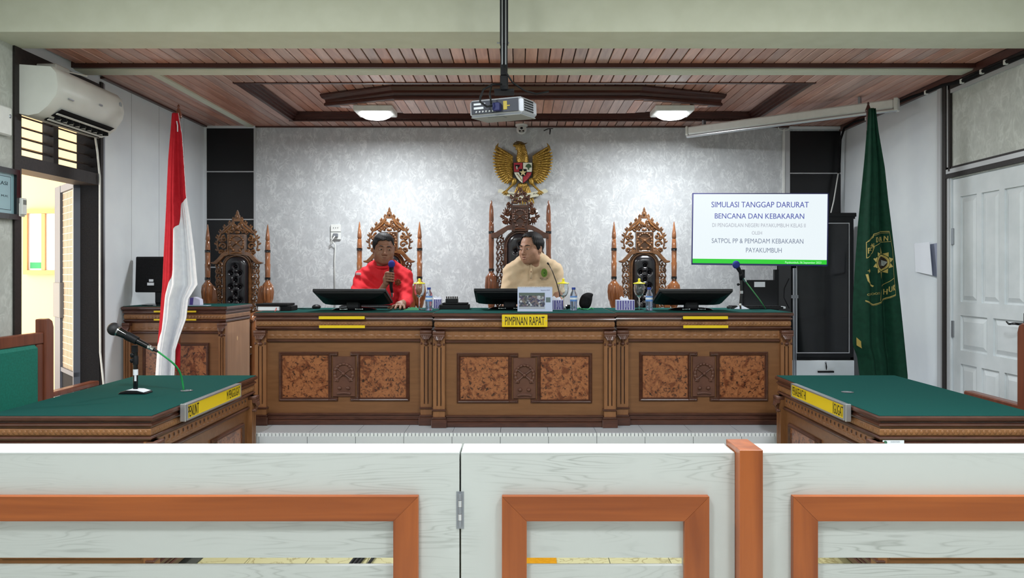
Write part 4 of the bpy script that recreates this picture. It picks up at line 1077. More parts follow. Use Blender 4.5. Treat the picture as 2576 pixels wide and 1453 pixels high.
for k in range(7): bd.ell((q.x+.018*math.cos(k*.9), 5.852, q.z+.02*math.sin(k*.9)), (.008, .004, .009), 6, 5)
bd.ell((q.x, 5.852, q.z), (.014, .005, .014)); obj('chest_badge', bd, 'redprint', so, smooth=True)
q = at(902, 689, 5.9); obj('sleeve_patch', MB().box(-.028, .022, -.004, .004, -.009, .010, c=.003, M=T((q.x+.005, 5.888, q.z)) @ Rz(-.5)), mat('pale_sleeve_patch', (206, 180, 184), .7), so)
# right hand round the microphone
mb_, mt_ = at(984, 712, 5.68), at(985, 668, 5.665)
hx_, hy_, hz_ = at(979, 697, 5.68)
ch = []
for i in range(4):           # fingers wrap from the palm (viewer's left) round the front of the handle
    z = hz_+.030-.019*i; r = .0088 if i < 3 else .0078
    ch.append([((hx_-.022, hy_-.004, z), r+.001), ((hx_-.006, hy_-.034, z+.003), r), ((hx_+.022, hy_-.034, z), r*.92), ((hx_+.034, hy_-.010, z-.003), r*.85), ((hx_+.022, hy_+.008, z-.004), r*.8)])
ch.append([((hx_-.020, hy_+.006, hz_+.0), .013), ((hx_-.006, hy_+.016, hz_+.032), .0105), ((hx_+.016, hy_-.004, hz_+.050), .0090), ((hx_+.026, hy_-.018, hz_+.052), .0080)])
pm = [((hx_-.014, hy_+.010, hz_+.022), .022), ((hx_-.022, hy_+.010, hz_-.012), .024), ((hx_-.020, hy_+.006, hz_-.036), .021), ((LH[0]*.8+LE[0]*.2+.005, LH[1]+.02, LH[2]-.035), .024), ((LE[0]*.45+LH[0]*.55, LE[1]*.45+LH[1]*.55, LE[2]*.45+LH[2]*.55-.02), .029)]
obj('hand', hand_sdf(ch, pm).mesh(), 'skin1', t, smooth=True)
# left hand flat on the felt
fx, fy, fz = at(1005, 770, 5.40); fz = ZB_+.010
ch = []
for i, (dx, ln, sp) in enumerate(((-.030, .060, -.32), (-.010, .072, -.12), (.012, .068, .06), (.031, .052, .24))):
    a = (fx+dx, fy-.01, fz+.018); b = (fx+dx+math.sin(sp)*ln*.5, fy-.01-math.cos(sp)*ln*.5, fz+.016); c_ = (fx+dx+math.sin(sp)*ln, fy-.01-math.cos(sp)*ln, fz+.001)
    ch.append([(a, .0105), (b, .0092), (c_, .0078)])
ch.append([((fx-.030, fy+.035, fz+.012), .013), ((fx-.060, fy+.008, fz+.008), .0105), ((fx-.075, fy-.018, fz+.003), .0085)])
pm = [((fx-.020, fy+.0, fz+.016), .016), ((fx+.020, fy+.0, fz+.016), .016), ((fx+.012, fy+.045, fz+.022), .022), ((fx-.012, fy+.045, fz+.022), .022), ((fx+.005, fy+.07, fz+.028), .024), ((RH[0]*.6+RE[0]*.4, RH[1]*.6+RE[1]*.4, 1.215), .028)]
obj('hand', hand_sdf(ch, pm).mesh(), 'skin1', t, smooth=True)
lg = MB()
for sx in (-1, 1): lg.tube([(bx+sx*.09, 6.02, .98), (bx+sx*.11, 5.62, .97), (bx+sx*.11, 5.56, .92), (bx+sx*.11, 5.60, .50)], [.085, .075, .065, .05], 12)
obj('trousers', lg, 'greycloth', t, smooth=True)
sm = MB()
for sx in (-1, 1): sm.ell((bx+sx*.11, 5.56, ZP+.045), (.045, .12, .045))
obj('shoe', sm, 'blackmatte', t, smooth=True)
# his microphone
d = (mt_-mb_).normalized()
mk = thing('hand_microphone', 'handheld microphone with blue foam head, gripped by the man in red', 'microphone', tuple(mb_))
obj('foam_head', MB().ell(mt_+d*.012, (.0255, .0255, .029), 16, 12), mat('blue_foam', (44, 48, 128), .95), mk, smooth=True)
obj('body', MB().tube([mb_-d*.085+Vector((.012, 0, 0)), mb_-d*.03, mb_+d*.02, mt_-d*.012], [.010, .012, .014, .018], 14), 'black', mk, smooth=True)
obj('silver_end', MB().tube([mb_-d*.105+Vector((.012, 0, 0)), mb_-d*.07+Vector((.010, 0, 0))], [.009, .0125], 14), 'chrome', mk, smooth=40)

# ---- man in beige polo
B2 = at(1338, 648, 5.80)
t = thing('person', 'man in a beige polo shirt with a green chest emblem, seated at the middle bench', 'person', (B2.x, B2.y, ZP))
hp = at(1336, 626, 5.79)
IR = (-.006, 0)
H2 = head_frame(hp, math.radians(-36), math.radians(3), math.radians(-1))
build_head(t, H2, 'skin2', .080, part=1, mouth_open=.003)
bx = B2.x+.005; nz = B2.z
sh = SDF((bx-.36, 5.50, .95), (bx+.36, 6.12, 1.60), .0085)
sh.F = sh.d_ell((bx, 5.90, 1.10), (.18, .13, .36))
sh.ell((bx, 5.88, 1.30), (.19, .12, .14), .06)
for sx, dz in ((-1, -.01), (1, .005)): sh.cone((bx+sx*.055, 5.85, nz-.015), (bx+sx*.145, 5.85, nz-.085+dz), .058, .058, .05)
sh.cone((bx, 5.84, nz-.06), (bx, 5.84, nz-.002), .072, .058, .04)
S1 = (bx-.158, 5.85, nz-.118); E1 = (bx-.200, 5.76, 1.215); S2 = (bx+.170, 5.85, nz-.108); E2 = (bx+.195, 5.80, 1.245)
sh.cone(S1, E1, .066, .056, .05); sh.cone(S2, E2, .066, .056, .05)
for E_, S__ in ((E1, S1), (E2, S2)):           # cut the cuffs
    dd = np.array(E_)-np.array(S__); dd = dd/np.linalg.norm(dd)
    near = np.linalg.norm(sh.P[..., [0]]-E_[0], axis=-1) < .11
    pl = (sh.P-np.array(E_)) @ dd
    q_ = np.where((np.abs(sh.P[..., 0]-bx) > .125) & (sh.P[..., 1] < 5.92), pl, -1); sh.F = np.maximum(sh.F, q_)
P = sh.P; ax_ = np.abs(P[..., 0]-bx); wrk = .006*(np.abs(np.sin(ax_*42-P[..., 2]*38+1+.9*np.sin(P[..., 2]*27)))**.6-.6)*np.clip(.3+ax_*4, 0, 1)+.003*np.sin(P[..., 2]*90-P[..., 0]*50)
sh.F = sh.F+wrk*.8
sh.ssub(sh.d_cone((bx-.002, 5.815, nz+.10), (bx-.004, 5.81, nz+.022), .060, .040), .006)
so = obj('polo_shirt', sh.mesh(), 'beigeshirt', t, smooth=True)
col = MB()
col.tube([(bx+.066*math.sin(a)-.003, 5.825-.062*math.cos(a), nz+.024-.034*math.cos(a)-(.012 if abs(a) < .3 else 0)) for a in np.linspace(-PI*.98, PI*.98, 27)], .011, 6, flat=1.9)
obj('collar', col, 'beigeshirt', so, smooth=True)
obj('placket', MB().tube([(bx-.012, 5.762, nz-.045), (bx-.012, 5.748, nz-.10), (bx-.012, 5.744, nz-.16)], [.004, .008, .008], 6, flat=.3), 'beigeshirt', so, smooth=True)
obj('button', MB().ell((bx-.012, 5.733, nz-.105), (.005, .003, .005)), mat('brown_button', (120, 84, 60), .4), so, smooth=True)
q = at(1369, 686, 5.735); Y_ = 5.742
em = MB(); em.lathe([(.024, 0), (.024, .003)], 24, M=T((q.x, Y_, q.z)) @ Rz(.25) @ Rx(PI/2), sx=1, sy=1.35)
obj('chest_emblem', em, mat('emblem_green', (96, 128, 40), .7), so)
em = MB(); em.frame([(q.x+.016*math.cos(a), q.z+.022*math.sin(a)) for a in np.linspace(0, 2*PI, 25)[:-1]], [(0, Y_-.004), (.003, Y_-.004)])
em.ell((q.x, Y_-.003, q.z), (.006, .002, .008)); obj('emblem_ring', em, mat('emblem_dark_green', (52, 78, 26), .7), so)
lt = text_mb('PENGADILAN NEGERI\nPAYAKUMBUH', .062, .018, .02, T((q.x-.002, Y_-.004, q.z-.046)) @ Rz(.15)); obj('lettering', lt, 'ink', so)
for sx, E_, hx2, hy2 in ((-1, E1, bx-.10, 5.66), (1, E2, bx+.13, 5.66)):
    fz = ZB_+.010
    ch = []
    for i, (dx, ln) in enumerate(((-.028, .055), (-.009, .066), (.010, .062), (.028, .048))):
        ch.append([((hx2+dx, hy2-.02, fz+.018), .010), ((hx2+dx-sx*.008, hy2-.02-ln*.5, fz+.018), .009), ((hx2+dx-sx*.012, hy2-.02-ln, fz+.002), .0078)])
    ch.append([((hx2-sx*.028, hy2+.02, fz+.014), .013), ((hx2-sx*.050, hy2-.006, fz+.010), .0105), ((hx2-sx*.058, hy2-.030, fz+.004), .0085)])
    Em = np.array(E_)+np.array((0, -.02, -.02)); up = np.array(S1 if sx < 0 else S2)
    pm = [((hx2-.016, hy2-.012, fz+.017), .016), ((hx2+.016, hy2-.012, fz+.017), .016), ((hx2, hy2+.03, fz+.022), .026), ((hx2+sx*.01, hy2+.06, fz+.03), .026), (tuple(Em+np.array((sx*.0, -.02, -.02))), .042), (tuple(Em*.75+up*.25), .045)]
    obj('arm', hand_sdf(ch, pm, .003).mesh(), 'skin2', t, smooth=True)
lg = MB()
for sx in (-1, 1): lg.tube([(bx+sx*.09, 5.95, .98), (bx+sx*.11, 5.58, .97), (bx+sx*.11, 5.52, .92), (bx+sx*.11, 5.56, .50)], [.085, .075, .065, .05], 12)
obj('trousers', lg, 'greycloth', t, smooth=True)
sm = MB()
for sx in (-1, 1): sm.ell((bx+sx*.11, 5.52, ZP+.045), (.045, .12, .045))
obj('shoe', sm, 'blackmatte', t, smooth=True)

# ================================================================ things on the bench
TB = ZB_
def onb(px, py): # point on the felt seen at this pixel
    Y = (TB-EYE)*F/-(py-CY); return Vector(((px-CX)/F*Y, Y, TB))
# monitors seen from behind, tipped back
def monitor(label, px, Y=5.13):
    x = (px-CX)/F*Y
    t = thing('monitor', label, 'monitor', (x, Y+.20, TB), 0, 'tipped back monitors on the bench')
    a = math.radians(-66)
    M = T((0, -.20, .155)) @ Rx(a)         # local z runs down the panel away from the viewer, y out of its back
    M = T((0, -.195, .150)) @ Matrix.Rotation(math.radians(24), 4, 'X') @ T((0, 0, 0))
    # after rotation: x across, y from near edge to far edge (falling), z normal of the screen (up)
    M = T((0, -.195, .138)) @ Rx(math.radians(-17))
    obj('bezel', MB(M).box(-.245, .245, 0, .30, -.006, .014, c=.002), 'black', t, local=True)
    obj('screen', MB(M).box(-.23, .23, .014, .286, .0135, .0148), mat('dark_screen', (20, 24, 30), .1), t, local=True)
    bk = MB(M)
    vs = []
    for z, ins, i2 in ((-.006, 0, 0), (-.016, .012, .008), (-.034, .07, .055), (-.044, .12, .09)):
        vs += [(-.24+ins, .004+i2*.7, z), (.24-ins, .004+i2*.7, z), (.24-ins, .296-i2, z), (-.24+ins, .296-i2, z)]
    fs = [(k*4+i, k*4+(i+1) % 4, k*4+4+(i+1) % 4, k*4+4+i) for k in range(3) for i in range(4)]+[(12, 13, 14, 15), (3, 2, 1, 0)]
    bk.add(vs, fs); obj('back_shell', bk, 'black', t, local=True, bevel=.006)
    obj('logo_plate', MB(M).box(-.03, .03, -.003, .0, -.004, .006), 'black', t, local=True)
    obj('neck', MB().box(-.045, .045, -.08, .0, .012, .075, c=.01), 'black', t, local=True)
    obj('base', MB().lathe([(.13, 0), (.135, .006), (.11, .016), (.06, .022)], 32, (0, -.03, 0), sx=1.15, sy=.75), 'blackgloss', t, local=True, smooth=50)
    sc = MB()
    for sx in (-1, 1):
        sc.tube([(sx*.03, -.128, .012), (sx*.075, -.128, .012)], .0035, 6); sc.ell((sx*.03, -.13, .012), (.005, .004, .006), 6, 5); sc.ell((sx*.075, -.13, .012), (.005, .004, .006), 6, 5)
    obj('screws', sc, 'chrome', t, local=True, smooth=True)
    return t
monitor('black monitor tipped back on the bench in front of the man in red', 878)
monitor('black monitor tipped back on the bench, partly behind the desk calendar', 1282, 5.27)
monitor('black monitor tipped back on the bench beside the tall bench microphone', 1752)
# goblets with yellow lids
def goblet(label, p):
    t = thing('goblet', label, 'glass', tuple(p), 0, 'stemmed glasses with yellow lids')
    obj('bowl', MB().lathe([(.036, .0), (.036, .002), (.006, .006), (.0045, .02), (.0045, .075), (.010, .085), (.026, .100), (.036, .125), (.038, .150), (.034, .180), (.0325, .180), (.0362, .150), (.034, .126), (.024, .103), (.008, .090), (.0005, .088)], 24), 'glass', t, local=True, smooth=50)
    obj('lid', MB().lathe([(.040, .180), (.043, .183), (.040, .187), (.022, .190), (.010, .196), (.008, .206), (.010, .214), (.004, .219)], 24), 'yellowlid', t, local=True, smooth=50)
def bottle(label, p, s=1.0):
    t = thing('water_bottle', label, 'bottle', tuple(p), 0, 'small water bottles on the bench')
    def sc(pr): return [(r*s, z*s) for r, z in pr]
    b = obj('bottle_body', MB().lathe(sc([(.020, 0), (.0235, .004), (.0245, .02), (.0225, .028), (.0245, .036), (.0225, .044), (.0245, .052), (.024, .062), (.024, .098), (.0245, .104), (.021, .120), (.0115, .136), (.0105, .146)]), 24), 'pet', t, local=True, smooth=50)
    obj('water', MB().lathe(sc([(.018, .003), (.022, .02), (.0205, .028), (.022, .036), (.022, .092)]), 20), 'water', b, local=True, smooth=50)
    l = obj('label_band', MB().lathe(sc([(.0246, .064), (.0248, .066), (.0248, .098), (.0246, .100)]), 24), 'labelblue', t, local=True, smooth=50)
    obj('label_mark', MB().lathe(sc([(.0249, .076), (.0251, .078), (.0251, .088), (.0249, .090)]), 24), 'labelwhite', l, local=True, smooth=50)
    obj('cap', MB().lathe(sc([(.0125, .144), (.013, .146), (.013, .157), (.012, .159)]), 20), 'blue', t, local=True, smooth=40)
def carton(label, p, wd, rot=0, hh=.070):
    t = thing('tissue_box', label, 'box', tuple(p), rot, 'striped tissue boxes on the bench')
    obj('carton', MB().box(-wd/2, wd/2, 0, .075, 0, hh, c=.001), mat('lilac_white_card', (196, 196, 222), .6), t, local=True)
    st = MB(); n = max(4, int(wd/.0165))
    pu = mat('violet_print', (92, 84, 158), .6)
    for i in range(n): obj('stripe', MB().box(-wd/2+(i+.25)*wd/n, -wd/2+(i+.78)*wd/n, -.0008, .001, .004, hh-.004), pu, t, local=True)
    r = MB(); r.lathe([(.017, 0), (.017, .0012)], 20, M=T((.01, -.001, hh*.48)) @ Rx(PI/2)); e = obj('round_seal', r, mat('seal_lilac', (150, 146, 196), .6), t, local=True)
    ts = MB(); ts.add([(-.03, .04, hh), (.03, .045, hh), (.02, .05, hh+.02), (-.005, .048, hh+.012), (-.022, .05, hh+.028), (-.035, .052, hh+.014)], [(0, 1, 2, 3, 4, 5)]); obj('tissue', ts, 'paperwhite', t, local=True)
goblet('goblet with yellow lid beside the man in red', onb(1055, 778))
goblet('goblet with yellow lid beside the man in beige', onb(1417, 777.3))
goblet('goblet with yellow lid in front of the empty throne', onb(1608, 777.6))
bottle('water bottle with blue label between the man in red and the black stacked cases', onb(1079, 781))
bottle('water bottle with blue label between the beige man and the black cap', onb(1443, 781))
bottle('water bottle with blue label in front of the empty throne', onb(1633, 781))
carton('lilac striped box half hidden between a water bottle and the black cases', onb(1100, 776), .055)
carton('lilac striped tissue box just behind the desk calendar', onb(1402, 779), .085)
carton('lilac striped tissue box in front of the empty throne', onb(1574, 780), .125)
# black stacked cases
p = onb(1142, 778)
t = thing('document_case', 'flat black case with smaller black tray on top, beside the middle monitor', 'case', tuple(p))
obj('lower_case', MB().box(-.105, .105, 0, .14, 0, .034, c=.004).box(-.10, .10, -.002, .002, .014, .018), 'black', t, local=True)
obj('lid', MB().box(-.085, .095, .005, .13, .034, .046, c=.004), 'blackmatte', t, local=True)
u = MB().box(-.062, .024, .02, .09, .046, .075, c=.003)
obj('tray', u, 'black', t, local=True)
for k in range(7): obj('stamp_handle', MB().lathe([(.004, .075), (.004, .084), (.0055, .086), (.003, .091)], 8, (-.055+.0125*k, .04, 0)), 'blackgloss', t, local=True)
# books and folder at the bench end
p = onb(684, 782)
t = thing('ledger', 'thick white-edged ledger with red ribbon at the bench end by the clerk desk', 'book', tuple(p))
obj('cover', MB().box(-.10, .05, 0, .20, 0, .004).box(-.10, .05, 0, .20, .030, .034).box(-.10, -.096, 0, .20, 0, .034), mat('brown_book_cover', (64, 44, 40), .5), t, local=True)
obj('pages', MB().box(-.096, .047, .003, .197, .004, .030), 'paperwhite', t, local=True)
obj('ribbon', MB().tube([(.03, -.001, .022), (.032, -.012, .012), (.031, -.034, .0), (.028, -.040, -.03), (.027, -.040, -.05)], [.0028]*5, 4), mat('red_ribbon', (190, 50, 40), .6), t, local=True)
tag(obj('folder', MB().box(p.x-.112, p.x+.10, p.y+.01, p.y+.19, TB+.0342, TB+.049, c=.003), 'blackmatte'), 'black folder lying on top of the white-edged ledger', 'folder')
tag(obj('folder', MB().box(p.x+.052, p.x+.125, p.y+.02, p.y+.17, TB+.0005, TB+.0335, c=.003), 'blackmatte'), 'black file box standing against the ledger, below the black folder', 'folder')
p = onb(796, 776)
t = thing('computer_mouse', 'black computer mouse with pale side on the green felt before the red man\'s monitor', 'mouse', tuple(p))
obj('shell', MB().ell((0, 0, .012), (.030, .05, .020), 14, 10), 'black', t, local=True, smooth=True)
obj('wheel', MB().ell((.006, -.03, .024), (.003, .008, .005), 8, 6), 'grey_metal', t, local=True, smooth=True)
tag(obj('mouse_cable', MB().tube([onb(786, 777)+Vector((0, 0, .003)), onb(765, 777.5)+Vector((0, 0, .003)), onb(745, 776)+Vector((0, 0, .003))], .003, 6), 'black', smooth=True), 'thin black cable trailing from the mouse over the felt', 'cable')
# green leaflet and cord
p = onb(1032, 780)
tag(obj('leaflet', MB().prism([(p.x-.05, TB+.001), (p.x+.06, TB+.001), (p.x+.05, TB+.018), (p.x+.01, TB+.022)], p.y-.004, p.y-.002), mat('green_leaflet', (92, 170, 120), .6)), 'pale green leaflet by the spread hand of the man in red', 'paper')
# calendar
p = onb(1346, 783)
t = thing('desk_calendar', 'standing desk calendar with a group photograph and spiral top, before the man in beige', 'calendar', (p.x, p.y, TB))
Mc = Rx(math.radians(-14))
obj('front_leaf', MB(Mc).box(-.117, .117, 0, .003, 0, .168), mat('calendar_paper', (196, 206, 232), .6), t, local=True)
obj('back_leaf', MB(T((0, .082, 0)) @ Rx(math.radians(14))).box(-.117, .117, 0, .003, 0, .166), mat('calendar_card', (170, 176, 196), .7), t, local=True)
pm_ = mat('group_photo_print', (120, 124, 130), .5)
v = coords(pm_, (1, 1, 1)); vn = N(pm_, 'ShaderNodeTexVoronoi', feature='F1'); vn.inputs['Scale'].default_value = 90; L(pm_, v, vn.inputs['Vector'])
rp = ramp(pm_, [(.0, (36, 42, 62)), (.3, (70, 74, 96)), (.5, (196, 200, 206)), (.65, (60, 72, 62)), (.8, (128, 112, 108)), (.95, (54, 48, 92))]); sx_ = N(pm_, 'ShaderNodeSeparateColor'); L(pm_, vn.outputs['Color'], sx_.inputs[0]); L(pm_, sx_.outputs[0], rp.inputs[0]); base(pm_, rp.outputs[0])
ph = obj('photograph', MB(Mc).box(-.108, .066, -.0012, .0005, .018, .128), pm_, t, local=True)
obj('sky_band', MB(Mc).box(-.108, .066, -.0016, -.001, .108, .128), mat('photo_treeline', (84, 98, 92), .6), ph, local=True)
obj('ground_band', MB(Mc).box(-.108, .066, -.0016, -.001, .018, .032), mat('photo_paving', (168, 172, 182), .6), ph, local=True)
gp = MB(Mc); rr = random.Random(2)
for r_ in range(3):
    for i in range(15-r_): 
        x_ = -.100+.0108*i+.005*r_+rr.uniform(-.001, .001); z_ = .036+.022*r_
        gp.box(x_, x_+.008, -.0022, -.0015, z_, z_+.020); gp.box(x_+.002, x_+.006, -.0024, -.0015, z_+.020, z_+.027)
obj('people_print', gp, pm_, ph, local=True)
obj('small_picture', MB(Mc).box(.073, .104, -.0012, .0005, .062, .096), mat('small_print', (96, 112, 112), .6), t, local=True)
obj('lettering', text_mb('Agustus 2023', .062, .010, .01, Mc @ T((.068, -.0015, .145))), mat('calendar_grey_ink', (120, 126, 160), .6), t, local=True)
sp = MB(Mc)
for i in range(26): sp.tube([(-.11+.0088*i+.0, -.004, .160), (-.11+.0088*i, -.005, .170), (-.11+.0088*i, .004, .174), (-.11+.0088*i, .010, .166)], .0012, 4)
obj('spiral', sp, 'alum', t, local=True)
# black cap, green cord
p = onb(1472, 774)
s = SDF((p.x-.08, p.y-.08, TB-.01), (p.x+.09, p.y+.1, TB+.13), .004)
s.F = s.d_ell((p.x, p.y, TB+.035), (.045, .05, .045)); s.ell((p.x+.012, p.y, TB+.075), (.040, .045, .034), .03); s.ell((p.x+.035, p.y, TB+.098), (.024, .03, .012), .02)
s.F = np.maximum(s.F, TB-s.P[..., 2])
tag(obj('folded_cap', s.mesh(), 'blackmatte', smooth=True), 'soft black cap lying on the bench next to the water bottle', 'cap')
cd = [onb(1436+5.2*i, 778.5+1.6*math.sin(i*1.1))+Vector((0, 0, .005+.004*math.sin(i*2.1))) for i in range(12)]
tag(obj('green_cord', MB().tube(cd, [.0045]*12, 6), mat('green_cord', (40, 150, 84), .6), smooth=True), 'loose green cord lying beside the black cap on the bench', 'cord')
tag(obj('glasses_case', MB().box(onb(1432, 775).x-.03, onb(1432, 775).x+.03, 5.55, 5.62, TB, TB+.028, c=.008), 'blackgloss'), 'small glossy black case behind the goblet of the man in beige', 'case')
# gooseneck of the beige man
g0 = onb(1420, 777); g0 = Vector((at(1409, 775, 5.45).x, 5.45, TB))
t = thing('gooseneck_microphone', 'thin gooseneck microphone leaning across the chest of the man in beige', 'microphone', tuple(g0))
pts = [g0, at(1408, 740, 5.45), at(1400, 710, 5.45), at(1390, 683, 5.46), at(1380, 664, 5.46)]
obj('stem', MB().tube(pts, [.005, .004, .0035, .003, .003], 8), 'blackgloss', t, smooth=True)
obj('capsule', MB().tube([at(1380, 665, 5.46), at(1377, 660, 5.46)], [.006, .006], 8), 'black', t, smooth=True)
obj('base', MB().lathe([(.03, 0), (.03, .012), (.02, .016)], 16, tuple(g0)), 'black', t, smooth=50)
# tall microphone on the bench
p = onb(1862, 777)
t = thing('desk_microphone', 'microphone with blue foam head on a chrome-based stand at the bench end by the screen', 'microphone', tuple(p))
Yp = p.y
obj('base', MB().lathe([(.075, 0), (.075, .004), (.045, .016), (.012, .028), (.010, .04)], 28, (p.x, Yp, TB)), 'chrome', t, smooth=50)
ps_ = [Vector((p.x, Yp, TB+.02)), at(1865, 735, Yp), at(1864, 700, Yp)]
obj('pole', MB().tube(ps_, [.009, .009, .010], 12), 'blackgloss', t, smooth=50)
obj('clamp_collar', MB().tube([at(1865, 738, Yp), at(1865, 731, Yp)], .0125, 12), 'chrome', t, smooth=50)
obj('knob', MB().ell(at(1857, 715, Yp), (.010, .008, .010)).tube([at(1857, 715, Yp), at(1864, 715, Yp)], .005, 6), 'black', t, smooth=True)
a_, b_ = at(1871, 699, Yp-.02), at(1854, 669, Yp-.02)
obj('clip', MB().tube([at(1864, 703, Yp), a_*.6+b_*.4], [.012, .017], 10), 'black', t, smooth=True)
obj('body', MB().tube([a_, a_*.5+b_*.5, b_], [.011, .013, .017], 12), 'black', t, smooth=50)
obj('foam_head', MB().ell(b_+(b_-a_).normalized()*.012, (.027, .027, .029), 14, 10), mat('blue_foam_bright', (44, 58, 140), .95), t, smooth=True)
obj('connector', MB().tube([a_, a_+(a_-b_).normalized()*.03], [.010, .008], 10), 'chrome', t, smooth=50)
tag(obj('microphone_cable', MB().tube([a_+(a_-b_).normalized()*.03, at(1893, 730, Yp-.05), at(1912, 755, Yp-.1), onb(1926, 778)+Vector((0, 0, .004))], .0042, 6), mat('green_cable', (58, 130, 76), .5), smooth=True), 'green cable running from the bench microphone down to the felt', 'cable')
# keyboard behind it
p = onb(1890, 774.5)
t = thing('keyboard', 'dark keyboard lying on the bench behind the microphone base', 'keyboard', (p.x, 5.52, TB), .0)
obj('tray', MB().box(-.20, .17, -.06, .07, 0, .018, c=.004), 'black', t, local=True)
kk = MB()
for r_ in range(5):
    for i in range(17): kk.box(-.19+.0205*i, -.173+.0205*i, -.05+.022*r_, -.032+.022*r_, .018, .023)
stuff(obj('keys', kk, 'blackmatte', t, local=True))
p = onb(960, 777)
t = thing('keyboard', 'dark keyboard lying behind the monitor of the man in red', 'keyboard', (p.x-.12, 5.62, TB), .0)
obj('tray', MB().box(-.20, .17, -.06, .07, 0, .018, c=.004), 'black', t, local=True)
stuff(obj('keys', kk, 'blackmatte', t, local=True))
def emat(name, col, st):
    m = mat(name, col, .3, emit=st); b = m.node_tree.nodes['Principled BSDF']; b.inputs['Base Color'].default_value = (0, 0, 0, 1); return m
# ================================================================ presentation screen on its stand
tl, tr_, br, bl = at(1744, 487, 6.28), at(2087, 484, 6.14), at(2080, 671, 6.14), at(1737, 664, 6.28)
cT = (tl+tr_+br+bl)/4; ux = ((tr_-tl)+(br-bl)).normalized(); uz = (tl-bl)+(tr_-br); uz = (uz-ux*uz.dot(ux)).normalized(); uy = uz.cross(ux).normalized()
wT = ((tr_-tl).length+(br-bl).length)/2; hT = ((tl-bl).length+(tr_-br).length)/2
t = thing('television', 'wide flat television showing a white slide with blue lettering and green footer', 'television', (cT.x, cT.y, cT.z-hT/2))
MT = Matrix(((ux.x, uy.x, uz.x, cT.x), (ux.y, uy.y, uz.y, cT.y), (ux.z, uy.z, uz.z, cT.z), (0, 0, 0, 1)))
w2, h2 = wT/2, hT/2
obj('casing', MB(MT).box(-w2, w2, .002, .045, -h2, h2, c=.004).box(-w2*.6, w2*.6, .045, .07, -h2*.8, h2*.3, c=.01), 'blackgloss', t)
obj('bezel', MB(MT).box(-w2, w2, -.004, .004, h2-.008, h2).box(-w2, w2, -.004, .004, -h2, -h2+.014).box(-w2, -w2+.009, -.004, .004, -h2, h2).box(w2-.009, w2, -.004, .004, -h2, h2), mat('navy_bezel', (40, 40, 90), .3), t)
sm_ = emat('slide_white', (236, 246, 250), 1.0); gm_ = emat('slide_green', (50, 214, 54), .9)
sc_ = obj('screen', MB(MT).box(-w2+.009, w2-.009, -.002, .002, -h2+.05, h2-.008), sm_, t)
obj('green_footer', MB(MT).box(-w2+.009, w2-.009, -.002, .002, -h2+.014, -h2+.05), gm_, t)
K = wT/345.0
def slide(s, pcx, pcy, pw, ph, col, bold=0, nm='lettering', em=.9):
    x = (pcx-1912)*K; z = -(pcy-577.5)*K
    obj(nm, text_mb(s, pw*K, ph*K, bold, MT @ T((x, -.0028, z))), emat('slide_ink_%d_%d_%d' % col, col, 1), t)
slide('SIMULASI TANGGAP DARURAT', 1912, 513, 246, 15, (74, 84, 168), .012)
slide('BENCANA DAN KEBAKARAN', 1911, 543, 226, 14, (74, 84, 168), .012)
slide('DI PENGADILAN NEGERI PAYAKUMBUH KELAS II', 1910, 567, 236, 10, (166, 170, 182))
slide('OLEH', 1906, 587, 26, 9, (166, 170, 182))
slide('SATPOL PP & PEMADAM KEBAKARAN', 1907, 608, 232, 12.5, (116, 126, 150))
slide('PAYAKUMBUH', 1924, 632, 90, 12.5, (116, 126, 150))
slide('Payakumbuh, 06 September 2023', 2023, 663.5, 90, 7, (190, 255, 200), .01)
# stand
t = thing('television_stand', 'black metal television stand rising behind the bench, with a labelled backplate', 'stand', ((1912-CX)/F*6.3, 6.32, ZP))
for a, b in ((1865, 1872), (1947, 1957)):
    obj('upright', MB().box((a-CX)/F*6.3, (b-CX)/F*6.3, 6.28, 6.32, ZP+.05, Z(.04)), 'black', t)
obj('backplate', MB().box((1869-CX)/F*6.3, (1952-CX)/F*6.3, 6.262, 6.279, Z(-.30), Z(-.045)), 'black', t)
obj('foot', MB().box(1.4, 2.2, 6.15, 6.5, ZP, ZP+.05, c=.01), 'black', t)
p = at(1911, 715, 6.26); lb = obj('white_label', MB().box(p.x-.044, p.x+.044, 6.259, 6.262, p.z-.021, p.z+.021), 'paperwhite', t)
obj('shelf', MB().box((1868-CX)/F*6.3, (1955-CX)/F*6.3, 6.1, 6.3, Z(-.27), Z(-.255)), 'panel_white', t)
# ================================================================ clerk desk top
TC = 1.195
p = at(364, 690, 5.72)
CMX = at(366, 690, 5.56).x
t = thing('clerk_monitor', 'black square monitor on the clerk desk, partly behind the red and white flag', 'monitor', (CMX, 5.60, TC), math.radians(-6))
obj('casing', MB().box(-.10, .29, -.01, .03, .095, .355, c=.006, M=Rx(-.04)), 'black', t, local=True)
obj('panel', MB().box(-.088, .278, -.013, -.008, .108, .342, M=Rx(-.04)), 'blackmatte', t, local=True)
obj('neck', MB().box(.05, .14, .0, .04, .015, .12, c=.006), 'black', t, local=True)
obj('base', MB().lathe([(.12, 0), (.12, .008), (.08, .016)], 28, (.09, .0, 0), sx=1.1, sy=.8), 'blackgloss', t, local=True, smooth=50)
obj('white_sticker', MB().box(-.0, .05, -.0185, -.012, .145, .165, M=Rx(-.04)).box(.013, .045, -.0185, -.012, .172, .190, M=Rx(-.04)), 'paperwhite', t, local=True)
p = at(490, 757, 5.6)
t = thing('snack_packet', 'violet and white packet on the clerk desk beside the white flag', 'packet', (p.x, 5.62, TC))
obj('packet_body', MB().prism([(-.055, 0), (.045, 0), (.040, .045), (.0, .062), (-.048, .050)], -.03, .03), mat('packet_white', (206, 206, 226), .4), t, local=True, bevel=.006)
